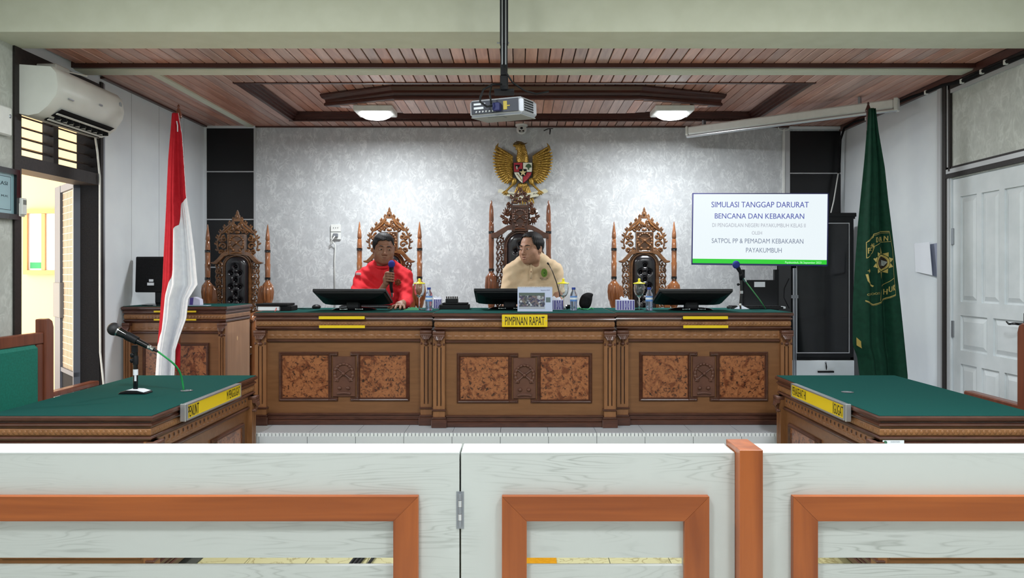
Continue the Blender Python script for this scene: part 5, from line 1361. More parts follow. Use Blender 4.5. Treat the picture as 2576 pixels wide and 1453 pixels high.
obj('violet_band', MB().prism([(-.035, .004), (-.010, .004), (-.004, .058), (-.030, .055)], -.031, .031), mat('packet_violet', (74, 56, 140), .4), t, local=True)
tag(obj('paper_sheet', MB().box(p.x-.04, p.x+.12, 5.52, 5.60, TC, TC+.003), mat('pale_blue_paper', (170, 186, 206), .7)), 'pale blue sheet lying on the clerk desk before the violet packet', 'paper')
# ================================================================ black microphone on the side desk
Ym = 4.02; zt = ZD
bx0 = at(341, 0, Ym).x
t = thing('desk_microphone', 'black microphone clipped on a short stand, standing on the side desk felt', 'microphone', (bx0, Ym, zt))
s_ = F/Ym
obj('base', MB().prism([(-.075, 0), (.075, 0), (.070, .010), (.03, .020), (-.02, .022), (-.06, .012)], -.042, .04), 'black', t, local=True, bevel=.006)
obj('white_tape', MB().prism([(-.028, .0205), (-.02, .0232), (.030, .0212), (.066, .0118), (.064, .0100), (.028, .0195)], -.0435, .030), 'paperwhite', t, local=True)
obj('pole', MB().lathe([(.012, .02), (.0115, .22)], 16), 'blackgloss', t, local=True, smooth=50)
obj('sticker', MB().lathe([(.0125, .095), (.0125, .125)], 16).box(.0, .010, -.0130, -.010, .065, .094), 'paperwhite', t, local=True)
ck = MB(); ck.lathe([(.014, .15), (.014, .19), (.010, .20), (.012, .225), (.009, .25)], 14); ck.ell((-.018, -.004, .17), (.010, .008, .012)); ck.ell((-.012, -.01, .2), (.012, .01, .014))
obj('joint', ck, 'black', t, local=True, smooth=50)
h_, e_ = at(300, 834, Ym-.03), at(372, 871, Ym-.03); q = e_-h_; dr = q.normalized()
tl_ = lambda v: Vector(v)-Vector((bx0, Ym, zt))
obj('grille_ball', MB().ell(tl_(h_-dr*.030), (.034, .034, .034), 18, 14), noisy('mic_grille', (20, 20, 22), (44, 44, 48), 700, .5, .6, .6, .001), t, local=True, smooth=True)
obj('ring', MB().tube([tl_(h_-dr*.006), tl_(h_+dr*.001)], [.027, .026], 20), 'chrome', t, local=True, smooth=50)
obj('body', MB().tube([tl_(h_), tl_(h_+dr*.06), tl_(e_)], [.025, .018, .0135], 18), 'blackgloss', t, local=True, smooth=50)
obj('clip', MB().tube([tl_(h_+dr*.045), tl_(h_+dr*.105)], [.023, .021], 14).box(-.012, .012, -.02, .0, .215, .25), 'black', t, local=True, smooth=50)
obj('connector', MB().tube([tl_(e_), tl_(e_+dr*.012), tl_(e_+dr*.016), tl_(e_+dr*.034)], [.011, .013, .010, .012], 14), 'chrome', t, local=True, smooth=40)
obj('strain_relief', MB().tube([tl_(e_+dr*.034), tl_(e_+dr*.06)], [.008, .005], 10), 'black', t, local=True, smooth=50)
e2 = e_+dr*.058
tag(obj('microphone_cable', MB().tube(bez(e2, e2+dr*.12+Vector((0, 0, -.02)), Vector((at(455, 0, 4.1).x, 4.1, zt+.12)), Vector((at(462, 0, 4.1).x, 4.1, zt+.004)), 16), .005, 8), mat('bright_green_cable', (40, 150, 80), .45), smooth=True), 'green cable curving from the black microphone down to the desk grommet', 'cable')
# ================================================================ flags
def flag_fn(rowsL, rowsR, Y, folds, ztop, zbot):
    """surface of a hanging gathered flag: u 0..1 across, v 0..1 down"""
    def ip(rows, v):
        for (a, xa), (b, xb) in zip(rows[:-1], rows[1:]):
            if a <= v <= b:
                q = (v-a)/(b-a) if b > a else 0; return xa+(xb-xa)*q
        return rows[-1][1]
    def f(u, v, back=0.0):
        z = ztop+(zbot-ztop)*v; xl, xr = ip(rowsL, v), ip(rowsR, v)
        g = min(1, .25+v*1.2)
        y = Y
        for k, a, ph in folds: y += a*g*math.sin(k*u*2*PI+ph+v*1.5)
        x = xl+(xr-xl)*u
        return Vector((x, y+back, z))
    return f
def flag_grid(f, u0, u1, nu=40, nv=70, back=0.0):
    mb = MB(); vs = []; fs = []
    for j in range(nv+1):
        v = j/nv; a = u0(v) if callable(u0) else u0; b = u1(v) if callable(u1) else u1
        for i in range(nu+1): vs.append(f(a+(b-a)*i/nu, v, back))
    for j in range(nv):
        for i in range(nu): a = j*(nu+1)+i; fs.append((a, a+nu+1, a+nu+2, a+1))
    mb.add(vs, fs); return mb
def solid(o, th=.003):
    m = o.modifiers.new('thickness', 'SOLIDIFY'); m.thickness = th; m.offset = 0; return o
def rows(lst, Y, ytop, ybot): return [((py-ytop)/(ybot-ytop), (px-CX)/F*Y) for py, px in lst]
Yf = 5.15; yt, yb = 284, 1010
Lr = rows([(284, 431), (400, 420), (520, 413), (640, 405), (780, 397), (935, 388), (1010, 384)], Yf, yt, yb)
Rr = rows([(284, 449), (340, 459), (400, 464), (490, 471), (560, 483), (640, 495), (715, 503), (752, 480), (800, 475), (840, 460), (880, 447), (1010, 443)], Yf, yt, yb)
ff = flag_fn(Lr, Rr, Yf, [(1.6, .030, .4), (3.3, .016, 1.1), (5.1, .008, 2), (9.3, .0035, .6)], at(0, yt, Yf).z, at(0, yb, Yf).z)
def bnd(v):
    py = yt+(yb-yt)*v
    pts = [(284, 460), (400, 470), (480, 476), (497, 470), (512, 452), (565, 449), (575, 441), (680, 440), (715, 425), (740, 417), (830, 409), (890, 388), (940, 380), (1010, 370)]
    x = pts[-1][1]
    for (a, xa), (b, xb) in zip(pts[:-1], pts[1:]):
        if a <= py <= b: x = xa+(xb-xa)*(py-a)/(b-a); break
    X = (x-CX)/F*Yf; l, r = ff(0, v).x, ff(1, v).x
    return max(.0, min(1.0, (X-l)/(r-l)))
t = thing('national_flag', 'red and white flag hanging in folds on a wooden pole before the clerk desk', 'flag', (at(440, 0, Yf).x, Yf, ZP))
solid(obj('red_cloth', flag_grid(ff, 0.0, lambda v: max(bnd(v), .02), 36, 160), 'flagred', t, smooth=True))
solid(obj('white_cloth', flag_grid(ff, lambda v: bnd(v), lambda v: 1.0 if bnd(v) < .999 else 1.0001, 44, 160), 'flagwhite', t, smooth=True))
q = at(449, 905, Yf+.03); solid(obj('red_lower_corner', MB().add([(q.x-.02, Yf+.035, at(0, 860, Yf).z), (q.x+.012, Yf+.03, at(0, 868, Yf).z), (q.x+.010, Yf+.03, at(0, 925, Yf).z), (q.x-.02, Yf+.035, at(0, 935, Yf).z)], [(0, 1, 2, 3)]), 'flagred', t))
fx_ = at(440, 0, Yf).x; zt_ = at(0, 256, Yf).z
pl = obj('pole', MB().lathe([(.013, .05), (.013, zt_-ZP-.11), (.016, zt_-ZP-.105)], 16, (fx_, Yf+.055, ZP)), 'brownchair', t, smooth=50)
obj('finial', MB().lathe([(.012, 0), (.022, .006), (.024, .02), (.014, .045), (.006, .075), (.010, .082), (.002, .095)], 16, (fx_, Yf+.055, zt_-.10)), 'brownchair', pl, smooth=50)
obj('base', MB().lathe([(.16, 0), (.16, .02), (.10, .04), (.03, .07), (.02, .12)], 24, (fx_, Yf+.055, ZP)), 'brownchair', t, smooth=50)
obj('tie', MB().tube([(fx_+.012, Yf, zt_-.13), (fx_+.022, Yf-.01, zt_-.16), (fx_+.018, Yf, zt_-.20)], .004, 6), 'flagwhite', t)
# green flag with gold emblem
Yg = 5.3; yt, yb = 272, 1000
Lg = rows([(272, 2187), (400, 2178), (480, 2171), (560, 2164), (660, 2158), (780, 2152), (868, 2152), (900, 2163), (945, 2168), (1000, 2168)], Yg, yt, yb)
Rg = rows([(272, 2203), (330, 2210), (420, 2225), (500, 2233), (560, 2240), (660, 2251), (760, 2262), (860, 2272), (945, 2280), (1000, 2280)], Yg, yt, yb)
fg = flag_fn(Lg, Rg, Yg, [(1.3, .030, 1.0), (2.9, .018, .3), (5.3, .007, 2)], at(0, yt, Yg).z, at(0, yb, Yg).z)
t = thing('court_flag', 'dark green flag with gold sun emblem and lettering, beside the black cabinet', 'flag', (at(2193, 0, Yg).x, Yg, ZP))
solid(obj('green_cloth', flag_grid(fg, 0.0, 1.0, 64, 90), 'flaggreen', t, smooth=True))
def onflag(mb, d=-.006):
    """map (px, py) pixel-plan coordinates held in x,z onto the cloth"""
    out = MB()
    for x, y, z in mb.v:
        v = (z-yt)/(yb-yt); l, r = fg(0, v).x, fg(1, v).x; X = (x-CX)/F*Yg
        u = (X-l)/(r-l); out.v.append(tuple(fg(min(max(u, .01), .99), v, d)))
    out.f = mb.f; return out
def strip(pts, wd, n=6):
    m = MB(); P_ = []
    for (a, b) in zip(pts[:-1], pts[1:]):
        for k in range(n): P_.append((a[0]+(b[0]-a[0])*k/n, a[1]+(b[1]-a[1])*k/n))
    P_.append(pts[-1]); vs = []
    for i, p in enumerate(P_):
        a = P_[max(i-1, 0)]; b = P_[min(i+1, len(P_)-1)]; dx, dy = b[0]-a[0], b[1]-a[1]; l = math.hypot(dx, dy) or 1
        vs += [(p[0]-dy/l*wd/2, 0, p[1]+dx/l*wd/2), (p[0]+dy/l*wd/2, 0, p[1]-dx/l*wd/2)]
    m.add(vs, [(2*i, 2*i+1, 2*i+3, 2*i+2) for i in range(len(P_)-1)]); return m
gg = MB()
Q = lambda x, y: (2100+x/3.63, 560+y/3.63)
for pl_, wd in (([Q(278, 180), Q(340, 135), Q(345, 105), Q(430, 78), Q(494, 80)], 1.6), ([Q(285, 168), Q(345, 118), Q(430, 92), Q(494, 92)], .8), ([Q(276, 325), Q(335, 275), Q(350, 215), Q(430, 175), Q(505, 172)], 1.2),
             ([Q(262, 708), Q(340, 745), Q(430, 720), Q(548, 655)], 1.8), ([Q(262, 716), Q(340, 755), Q(430, 730), Q(548, 664)], .7), ([Q(412, 712), Q(418, 640), Q(445, 590), Q(490, 545), Q(534, 505)], 1.1),
             ([Q(278, 180), Q(276, 325)], 1.0), ([Q(494, 80), Q(520, 250), Q(534, 505), Q(548, 655)], .5),
             ([Q(275, 470), Q(285, 530), Q(310, 565), Q(342, 580)], 4.0)):
    m = strip(pl_, wd); gg.add(m.v, m.f)
for i in range(5):
    c_ = Q(285+26*i, 655-3*i); m = strip([(c_[0]+3.2*math.cos(a), c_[1]+2.3*math.sin(a)) for a in np.linspace(0, 2*PI, 9)], .8, 1); gg.add(m.v, m.f)
for k in range(5):
    c_ = Q(296, 440); a = 2*PI*k/5-.6; gg.add([(c_[0]+5.5*math.cos(a), 0, c_[1]+6*math.sin(a)), (c_[0]+2*math.cos(a+.62), 0, c_[1]+2*math.sin(a+.62)), (c_[0], 0, c_[1]), (c_[0]+2*math.cos(a-.62), 0, c_[1]+2*math.sin(a-.62))], [(0, 1, 2, 3)])
obj('gold_border', onflag(gg), 'flaggold', t)
sn = MB(); c_ = Q(433, 365)
for k in range(10):
    a = 2*PI*k/10+PI/2; R_ = 40/1.0 if k % 5 == 0 else 31; R_ /= 3.63/2.6 if False else 1
    R_ = (150 if k in (0, 5) else 118)/3.63
    sx_, sz_ = .82, 1
    sn.add([(c_[0]+sx_*R_*math.cos(a), 0, c_[1]+sz_*R_*math.sin(a)), (c_[0]+sx_*24*math.cos(a+.30), 0, c_[1]+sz_*24*math.sin(a+.30)), (c_[0]+sx_*24*math.cos(a-.30), 0, c_[1]+sz_*24*math.sin(a-.30))], [(0, 1, 2)])
def disc(cx, cy, rx_, ry_, n=28, R_=7):
    vs = [(cx, 0, cy)]+[(cx+rx_*j/R_*math.cos(2*PI*k/n), 0, cy+ry_*j/R_*math.sin(2*PI*k/n)) for j in range(1, R_+1) for k in range(n)]
    fs = [(0, 1+k, 1+(k+1) % n) for k in range(n)]+[(1+(j-1)*n+k, 1+j*n+k, 1+j*n+(k+1) % n, 1+(j-1)*n+(k+1) % n) for j in range(1, R_) for k in range(n)]
    return MB().add(vs, fs)
m = disc(c_[0], c_[1], 18, 21.5); sn.add(m.v, m.f)
so = obj('gold_sun', onflag(sn, -.007), 'flaggold', t)
obj('dark_disc', onflag(disc(c_[0], c_[1], 14, 17), -.009), mat('dark_flag_disc', (44, 36, 26), .8), so)
gb = MB(); gb.add([(c_[0]-11, 0, c_[1]-2), (c_[0]-2, 0, c_[1]-8), (c_[0]-1, 0, c_[1]+8), (c_[0]-9, 0, c_[1]+8)], [(0, 1, 2, 3)]).add([(c_[0]+3, 0, c_[1]-7), (c_[0]+14, 0, c_[1]-2), (c_[0]+9, 0, c_[1]+8), (c_[0]+1, 0, c_[1]+7)], [(0, 1, 2, 3)])
obj('grey_book_mark', onflag(gb, -.012), mat('flag_grey_thread', (150, 156, 150), .8), so)
gb = MB(); m = strip([(c_[0]+3*math.cos(a), c_[1]-1+4*math.sin(a)) for a in np.linspace(0, 2*PI, 10)], 1.2, 1); gb.add(m.v, m.f); m = disc(c_[0]-1, c_[1]+9, 4, 3); gb.add(m.v, m.f)
obj('bronze_mark', onflag(gb, -.014), mat('bronze_thread', (120, 84, 52), .8), so)
lt = MB()
for ch_, x, y, hgt, wd, an in (('P', 293, 255, 52, 20, .25), ('E', 315, 232, 52, 18, .25), ('N', 336, 212, 46, 16, .2), ('D', 372, 157, 46, 22, .1), ('I', 400, 152, 44, 8, .06), ('L', 420, 150, 44, 14, .04), ('A', 440, 146, 42, 16, 0), ('N', 470, 142, 44, 24, -.05), ('H', 482, 630, 50, 20, .1), ('U', 508, 606, 50, 20, .2), ('K', 533, 592, 52, 16, .25)):
    px_, py_ = Q(x, y); m = text_mb(ch_, wd/3.63, hgt/3.63, .03)
    ca, sa = math.cos(an), math.sin(an)
    lt.add([(px_+ca*a-sa*c*0+0, 0, py_-c-sa*a) for a, b, c in m.v], m.f)
obj('lettering', onflag(lt, -.008), 'flaggold', t)
fr_ = [Q(190, 1045), Q(240, 1088), Q(243, 1148), Q(192, 1118)]
obj('gold_fringe', MB().add([tuple(at(x+2, y, Yg-.005)) for x, y in fr_]+[tuple(at(x+2, y, Yg+.003)) for x, y in fr_], [(0, 1, 2, 3), (7, 6, 5, 4), (0, 4, 5, 1), (2, 6, 7, 3), (1, 5, 6, 2), (3, 7, 4, 0)]), mat('gold_fringe_thread', (168, 146, 74), .8), t)
gx_ = at(2194, 0, Yg).x; zg = at(0, 250, Yg).z
pl = obj('pole', MB().lathe([(.013, .05), (.013, zg-ZP-.08)], 16, (gx_, Yg+.06, ZP)), 'plank_dark', t, smooth=50)
obj('finial', MB().lathe([(.012, 0), (.018, .006), (.020, .02), (.012, .04), (.006, .06), (.009, .066), (.002, .076)], 16, (gx_, Yg+.06, zg-.08)), 'plank_dark', pl, smooth=50)
obj('base', MB().lathe([(.16, 0), (.16, .02), (.10, .04), (.03, .07), (.02, .12)], 24, (gx_, Yg+.06, ZP)), 'plank_dark', t, smooth=50)
# ================================================================ state emblem on the back wall
EY = 6.90; ec = at(1315, 432, EY)
def E(x, y): return ((x-812)/1624*190*EY/F, 0, -(y-726)/1453*170*EY/F)      # plan of the emblem, metres from its centre
t = thing('garuda_emblem', 'gilded garuda emblem with heraldic shield and white ribbon, mounted high on the patterned wall', 'emblem', (ec.x, EY, ec.z))
def fea(mb, a, b, hw, y, th=.006, seg=8):
    """one flat feather between two plan points"""
    A, B = E(*a), E(*b); dx, dz = B[0]-A[0], B[2]-A[2]; l = math.hypot(dx, dz)
    mb.ell(((A[0]+B[0])/2, y, (A[2]+B[2])/2), (l*.54, th, hw), seg, 6, R=Matrix.Rotation(-math.atan2(dz, dx), 3, 'Y'))
def lerp(a, b, q): return (a[0]+(b[0]-a[0])*q, a[1]+(b[1]-a[1])*q)
for sx in (-1, 1):
    wng = MB()
    root = [(600, 400), (600, 480), (605, 560), (610, 640), (612, 720), (600, 800), (590, 850)]
    tips = [(292, 108), (240, 185), (205, 250), (180, 320), (170, 390), (168, 460), (172, 530), (180, 600), (195, 670), (215, 735), (245, 795), (280, 850), (320, 900), (365, 945), (415, 975), (470, 985), (520, 960), (560, 920)]
    if sx > 0: root = [(1624-x, y) for x, y in root]; tips = [(1624-x, y) for x, y in tips]
    n = len(tips); f1, f2, f3 = MB(), MB(), MB()
    for i, tp in enumerate(tips):
        k = i/(n-1)*(len(root)-1); j = min(int(k), len(root)-2); rt = lerp(root[j], root[j+1], k-j)
        if i == 0:
            A_ = [lerp((1624-600 if sx > 0 else 600, 400), tips[2], .9), lerp(tips[0], tips[1], .9), tips[0]]
            f1.tube([(E(*A_[0])[0], -.012, E(*A_[0])[2]), (E(*lerp(A_[0], tp, .45))[0]-sx*-.006, -.012, E(*lerp(A_[0], tp, .45))[2]), (E(*tp)[0], -.01, E(*tp)[2])], [.014, .011, .001], 8); continue
        fea(f1, lerp(rt, tp, .45), tp, .0125, -.014, .006)
        fea(f2, lerp(rt, tp, .24), lerp(rt, tp, .72), .0115, -.024, .007)
        fea(f3, rt, lerp(rt, tp, .40), .0100, -.034, .008)
    fea(f3, tips[1], (root[0][0], root[0][1]), .010, -.020, .008)
    obj('wing_tip_feathers', f1, 'gold', t, local=True, smooth=60); obj('wing_coverts', f2, 'gold', t, local=True, smooth=60); obj('wing_shoulder_feathers', f3, 'gold', t, local=True, smooth=60)
    pts = [E(*p) for p in [lerp(q, (812, 600), .07) for q in tips[1:]]+[root[-1], root[3], root[0]]]
    obj('wing_backing', MB().prism([(p[0], p[2]) for p in pts], -.010, 0), 'golddark', t, local=True)
s_ = SDF((-.10, -.14, -.10), (.08, .02, .30), .0045)
def ec_(a, b, r0, r1, k=.02, ya=-.04, yb=-.04):
    A, B = E(*a), E(*b); s_.cone((A[0], ya, A[2]), (B[0], yb, B[2]), r0, r1, k)
ec_((810, 560), (805, 440), .055, .050); ec_((805, 440), (800, 320), .050, .040); ec_((800, 320), (775, 205), .040, .034); ec_((775, 205), (755, 175), .036, .030)
ec_((700, 180), (640, 175), .020, .012, .015, -.05, -.06); ec_((640, 175), (606, 180), .012, .004, .006, -.06, -.06); ec_((690, 230), (660, 262), .012, .005, .01, -.05, -.055)
s_.F = s_.F+.0022*np.sin(s_.P[..., 0]*330)*np.sin(s_.P[..., 2]*300)
a = s_.mesh(); a.v = [(x, y*.6, z) for x, y, z in a.v]
bo_ = obj('body', a, 'gold', t, local=True, smooth=True)
hd_ = MB()
def dk(pts, rad): hd_.tube([(E(*p)[0], -.052, E(*p)[2]) for p in pts], rad, 6)
dk([(606, 158), (650, 128), (720, 108), (780, 118), (850, 150), (915, 122)], [.003, .008, .010, .009, .007, .001]); dk([(690, 125), (682, 72)], [.008, .001])
hd_.ell((E(712, 150)[0], -.062, E(712, 150)[2]), (.005, .004, .005))
obj('head_crest', hd_, 'golddark', t, local=True, smooth=60)
lgm = MB()
for sx in (-1, 1):
    m_ = lambda x: 1624-x if sx > 0 else x
    A, B = E(m_(655), 890), E(m_(600), 1010); lgm.tube([(A[0], -.03, A[2]), ((A[0]+B[0])/2, -.034, (A[2]+B[2])/2), (B[0], -.032, B[2])], [.022, .026, .014], 8)
    A, B = E(m_(600), 1005), E(m_(455), 1150); lgm.tube([(A[0], -.03, A[2]), (B[0], -.036, B[2])], [.011, .009], 8)
    for dx, dy in ((-85, 50), (-50, 85), (0, 95), (40, 70)): fea(lgm, (m_(455), 1140), (m_(455+dx), 1150+dy), .0075, -.046, .008)
for i in range(9): x = 640+43*i; fea(lgm, (812+(x-812)*.5, 980), (812+(x-812)*1.38, 1430-abs(i-4)*6), .0125, -.016-.002*(4-abs(i-4)), .006)
for j in range(3):
    for i in range(5-j): x = 740+36*i+18*j; fea(lgm, (x, 980+30*j), (x, 1080+40*j), .0105, -.034-.003*(2-j), .008)
obj('legs_and_tail', lgm, 'gold', t, local=True, smooth=60)
rb = MB(); path = [(-.245, 1100), (0, 0)]
up = [(285, 1125), (340, 1100), (420, 1140), (520, 1160), (680, 1190), (812, 1200), (944, 1190), (1110, 1155), (1210, 1130), (1290, 1095), (1345, 1140)]
lo_ = [(285, 1190), (340, 1175), (400, 1240), (500, 1260), (680, 1300), (812, 1308), (944, 1300), (1130, 1262), (1230, 1215), (1310, 1190), (1350, 1170)]
pts = [E(*p) for p in up]+[E(*p) for p in lo_[::-1]]
ribm = mat('ribbon_cream', (206, 204, 180), .6)
rb_o = obj('ribbon', MB().prism([(p[0], p[2]) for p in pts], -.046, -.040), ribm, t, local=True)
for s1, x0_, x1_, sl in (('BHINNEKA', 505, 690, -.13), ('TUNGGAL', 715, 1000, .06), ('IKA', 1035, 1125, .15)):
    a, b = E(x0_, 1240), E(x1_, 1240); w_ = b[0]-a[0]
    cx_ = (a[0]+b[0])/2; cz_ = E(0, {'B': 1222, 'T': 1240, 'I': 1205}[s1[0]])[2]
    obj('lettering', text_mb(s1, w_, .0125, .03, T((cx_, -.0468, cz_)) @ Ry(-sl if s1[0] != 'B' else -sl)), 'ink', rb_o, local=True)
# shield
shp = [(605, 540), (1020, 540), (1022, 700), (1005, 800), (960, 880), (890, 950), (815, 1000), (740, 950), (680, 880), (635, 800), (608, 700)]
P2 = lambda L_: [(E(*p)[0], E(*p)[2]) for p in L_]
sh_ = obj('shield', MB().prism(P2(shp), -.058, -.02), 'ink', t, local=True)
red_ = mat('shield_red', (150, 34, 46), .5); wh_ = mat('shield_white', (206, 206, 186), .5)
for nm, mt, pp in (('red_quarter', red_, [(622, 552), (806, 552), (806, 745), (628, 745), (622, 690)]), ('white_quarter', wh_, [(820, 552), (1006, 552), (1008, 690), (1002, 745), (820, 745)]),
               ('white_lower_quarter', wh_, [(630, 757), (806, 757), (806, 985), (745, 940), (690, 875), (645, 800)]), ('red_lower_quarter', red_, [(820, 757), (1000, 757), (985, 810), (940, 875), (880, 940), (820, 985)])):
    obj(nm, MB().prism(P2(pp), -.062, -.056), mt, sh_, local=True)
obj('black_centre', MB().prism(P2([(735, 685), (895, 685), (895, 770), (870, 820), (815, 850), (760, 820), (735, 770)]), -.065, -.06), 'blackmatte', sh_, local=True)
star = []
for k in range(10):
    R_ = 84 if k % 2 == 0 else 32; a = -PI/2+k*PI/5; star.append((816+R_*math.cos(a), 765+R_*math.sin(a)))
obj('star', MB().prism(P2(star), -.070, -.064), mat('star_gold', (196, 180, 130), .4), sh_, local=True)
obj('tree', MB().prism(P2([(870, 640), (885, 600), (935, 570), (985, 600), (1000, 650), (950, 660), (945, 700), (920, 700), (920, 660)]), -.066, -.062), mat('tree_green', (56, 78, 50), .6), sh_, local=True)
obj('bull_head', MB().prism(P2([(645, 590), (665, 600), (700, 595), (735, 600), (750, 585), (740, 640), (715, 650), (700, 700), (675, 700), (670, 650), (655, 635)]), -.066, -.062), 'blackmatte', sh_, local=True)
obj('bull_muzzle', MB().prism(P2([(672, 630), (695, 630), (700, 690), (684, 700)]), -.067, -.065), wh_, sh_, local=True)
sp_ = MB()
for i in range(8):
    t_ = i/7; x = 672+95*t_; y = 790+130*t_**1.1; p = E(x+20, y); sp_.ell((p[0], -.063, p[2]), (.0035, .003, .005), 6, 5)
obj('rice_and_cotton', sp_, 'gold', sh_, local=True)
ch_ = MB()
for i in range(5):
    p = E(955-25*i, 810+32*i); ch_.ell((p[0], -.063, p[2]), (.006, .003, .005), 6, 5)
obj('chain', ch_, mat('chain_rose', (176, 90, 90), .5), sh_, local=True)
# ================================================================ projector on its ceiling pole
Yp = 3.85
pc = at(1268, 268, Yp)
t = thing('projector', 'silver projector with cable sockets toward the viewer, hung below the long pole', 'projector', (pc.x+.005, Yp+.05, pc.z-.045), math.radians(24))
t.rotation_euler = (math.radians(4), math.radians(0), math.radians(-22))
bod = MB(); rr_ = .0
obj('casing', MB().box(-.155, .135, -.10, .11, 0, .085, c=.014), 'silver_plastic', t, local=True, bevel=.003)
rp_ = obj('socket_panel', MB().box(-.140, .115, -.1035, -.098, .012, .076, c=.004), mat('charcoal_panel', (56, 60, 72), .45), t, local=True)
for a, b, c, d_, m_ in ((-.125, -.085, .056, .066, 'labelwhite'), (-.125, -.072, .036, .047, 'labelwhite'), (-.075, -.062, .054, .066, 'silver_plastic')): obj('socket', MB().box(a, b, -.1065, -.102, c, d_, c=.001), m_, rp_, local=True)
for i in range(6): obj('socket', MB().lathe([(.005, 0), (.005, .003), (.002, .004)], 10, M=T((-.112+.018*i, -.103, .023)) @ Rx(PI/2)), 'alum', rp_, local=True)
obj('yellow_panel', MB().box(.035, .055, -.106, -.102, .024, .066, c=.001).box(.055, .070, -.106, -.102, .040, .045), mat('yellow_print', (190, 170, 70), .5), rp_, local=True)
obj('blue_plug', MB().box(-.012, .024, -.135, -.103, .018, .058, c=.004), mat('blue_plug', (34, 40, 96), .5), rp_, local=True)
vt = MB()
for j in range(5):
    for i in range(7): vt.box(.1335, .1365, -.075+.018*i, -.063+.018*i, .016+.012*j, .024+.012*j)
obj('vent_grille', vt, 'blackmatte', t, local=True)
obj('underside', MB().box(-.145, .125, -.095, .105, -.004, .001, c=.001).box(-.06, .02, -.08, -.03, -.007, -.003), mat('grey_underside', (140, 144, 146), .5), t, local=True)
obj('lens', MB().lathe([(.03, 0), (.03, .02), (.024, .022)], 20, M=T((-.07, .11, .045)) @ Rx(-PI/2)), 'blackgloss', t, local=True, smooth=40)
pz = at(0, 228, Yp).z; px0 = at(1268, 0, Yp).x
t = thing('projector_mount', 'black twin-rail ceiling pole carrying the projector', 'mount', (px0, Yp, pz))
obj('pole', MB().box(px0-.0205, px0+.0205, Yp-.02, Yp+.02, at(0, 112, Yp).z, 3.05), 'black', t)
obj('lower_pole', MB().box(px0-.0175, px0+.0175, Yp-.017, Yp+.017, at(0, 190, Yp).z, at(0, 110, Yp).z), 'black', t)
for sx in (-1, 1): obj('bright_rib', MB().box(px0+sx*.009-.0018, px0+sx*.009+.0018, Yp-.0225, Yp-.019, at(0, 165, Yp).z, 3.045), 'alum', t)
obj('bolt', MB().tube([(px0-.036, Yp, at(0, 108, Yp).z), (px0+.026, Yp, at(0, 108, Yp).z)], .004, 6), 'grey_metal', t)
obj('bracket', MB().box(px0-.02, px0+.02, Yp-.015, Yp+.03, pz+.002, at(0, 190, Yp).z, c=.004).box(px0-.05, px0+.05, Yp+.0, Yp+.10, pz-.002, pz+.01), 'black', t)
obj('ceiling_plate', MB().box(px0-.08, px0+.08, Yp-.08, Yp+.08, 3.04, 3.05), 'black', t)
wc = thing('projector_cables', 'black cables looping from the ceiling pole round the projector', 'cable', (px0, Yp, pz))
obj('looping_cable', MB().tube([at(1266, 160, Yp-.03), at(1275, 185, Yp-.03), at(1290, 208, Yp-.02), at(1320, 228, Yp+.02), at(1350, 236, Yp+.05), at(1380, 230, Yp+.08)], .0045, 6), 'black', wc, smooth=True)
obj('plug_cable', MB().tube([at(1262, 212, Yp-.03), at(1240, 212, Yp-.06), at(1216, 225, Yp-.09), at(1208, 245, Yp-.10), at(1208, 256, Yp-.09), at(1225, 268, Yp-.10), at(1238, 266, Yp-.09)], .0055, 6), 'black', wc, smooth=True)
obj('panel_cable', MB().tube([at(1236, 218, Yp-.05), at(1232, 235, Yp-.09), at(1236, 262, Yp-.10)], .0045, 6), 'black', wc, smooth=True)
# ================================================================ security camera
p = at(1312, 314, 6.86)
t = thing('security_camera', 'white dome security camera above the garuda emblem', 'camera', (p.x, 6.86, p.z))
obj('mount', MB().lathe([(.030, -.02), (.055, -.012), (.056, 0), (.054, .01)], 24), 'white_plastic', t, local=True, smooth=50)
bl_ = obj('ball', MB().ell((0, -.01, -.042), (.046, .046, .046), 18, 14), 'white_plastic', t, local=True, smooth=True)
obj('face_plate', MB().lathe([(.034, 0), (.034, .004)], 24, M=T((0, -.049, -.048)) @ Rx(PI/2+.1)), mat('camera_face', (190, 190, 186), .4), bl_, local=True)
for dx, dz, r_ in ((0, .008, .012), (-.015, -.016, .008), (.015, -.016, .008)): obj('lens', MB().lathe([(r_, 0), (r_, .006), (r_*.6, .007)], 16, M=T((dx, -.052, -.048+dz)) @ Rx(PI/2)), 'blackgloss', bl_, local=True, smooth=40)
p = at(1385, 325, 6.9)
tag(obj('cable_hook', MB().tube([at(1368, 329, 6.92), at(1378, 324, 6.9), at(1391, 323, 6.9)], .004, 5).tube([at(1384, 325, 6.91), at(1383, 338, 6.91)], [.007, .004], 5), 'blackmatte', smooth=True), 'small dark hook at the wall top beside the security camera', 'hook')
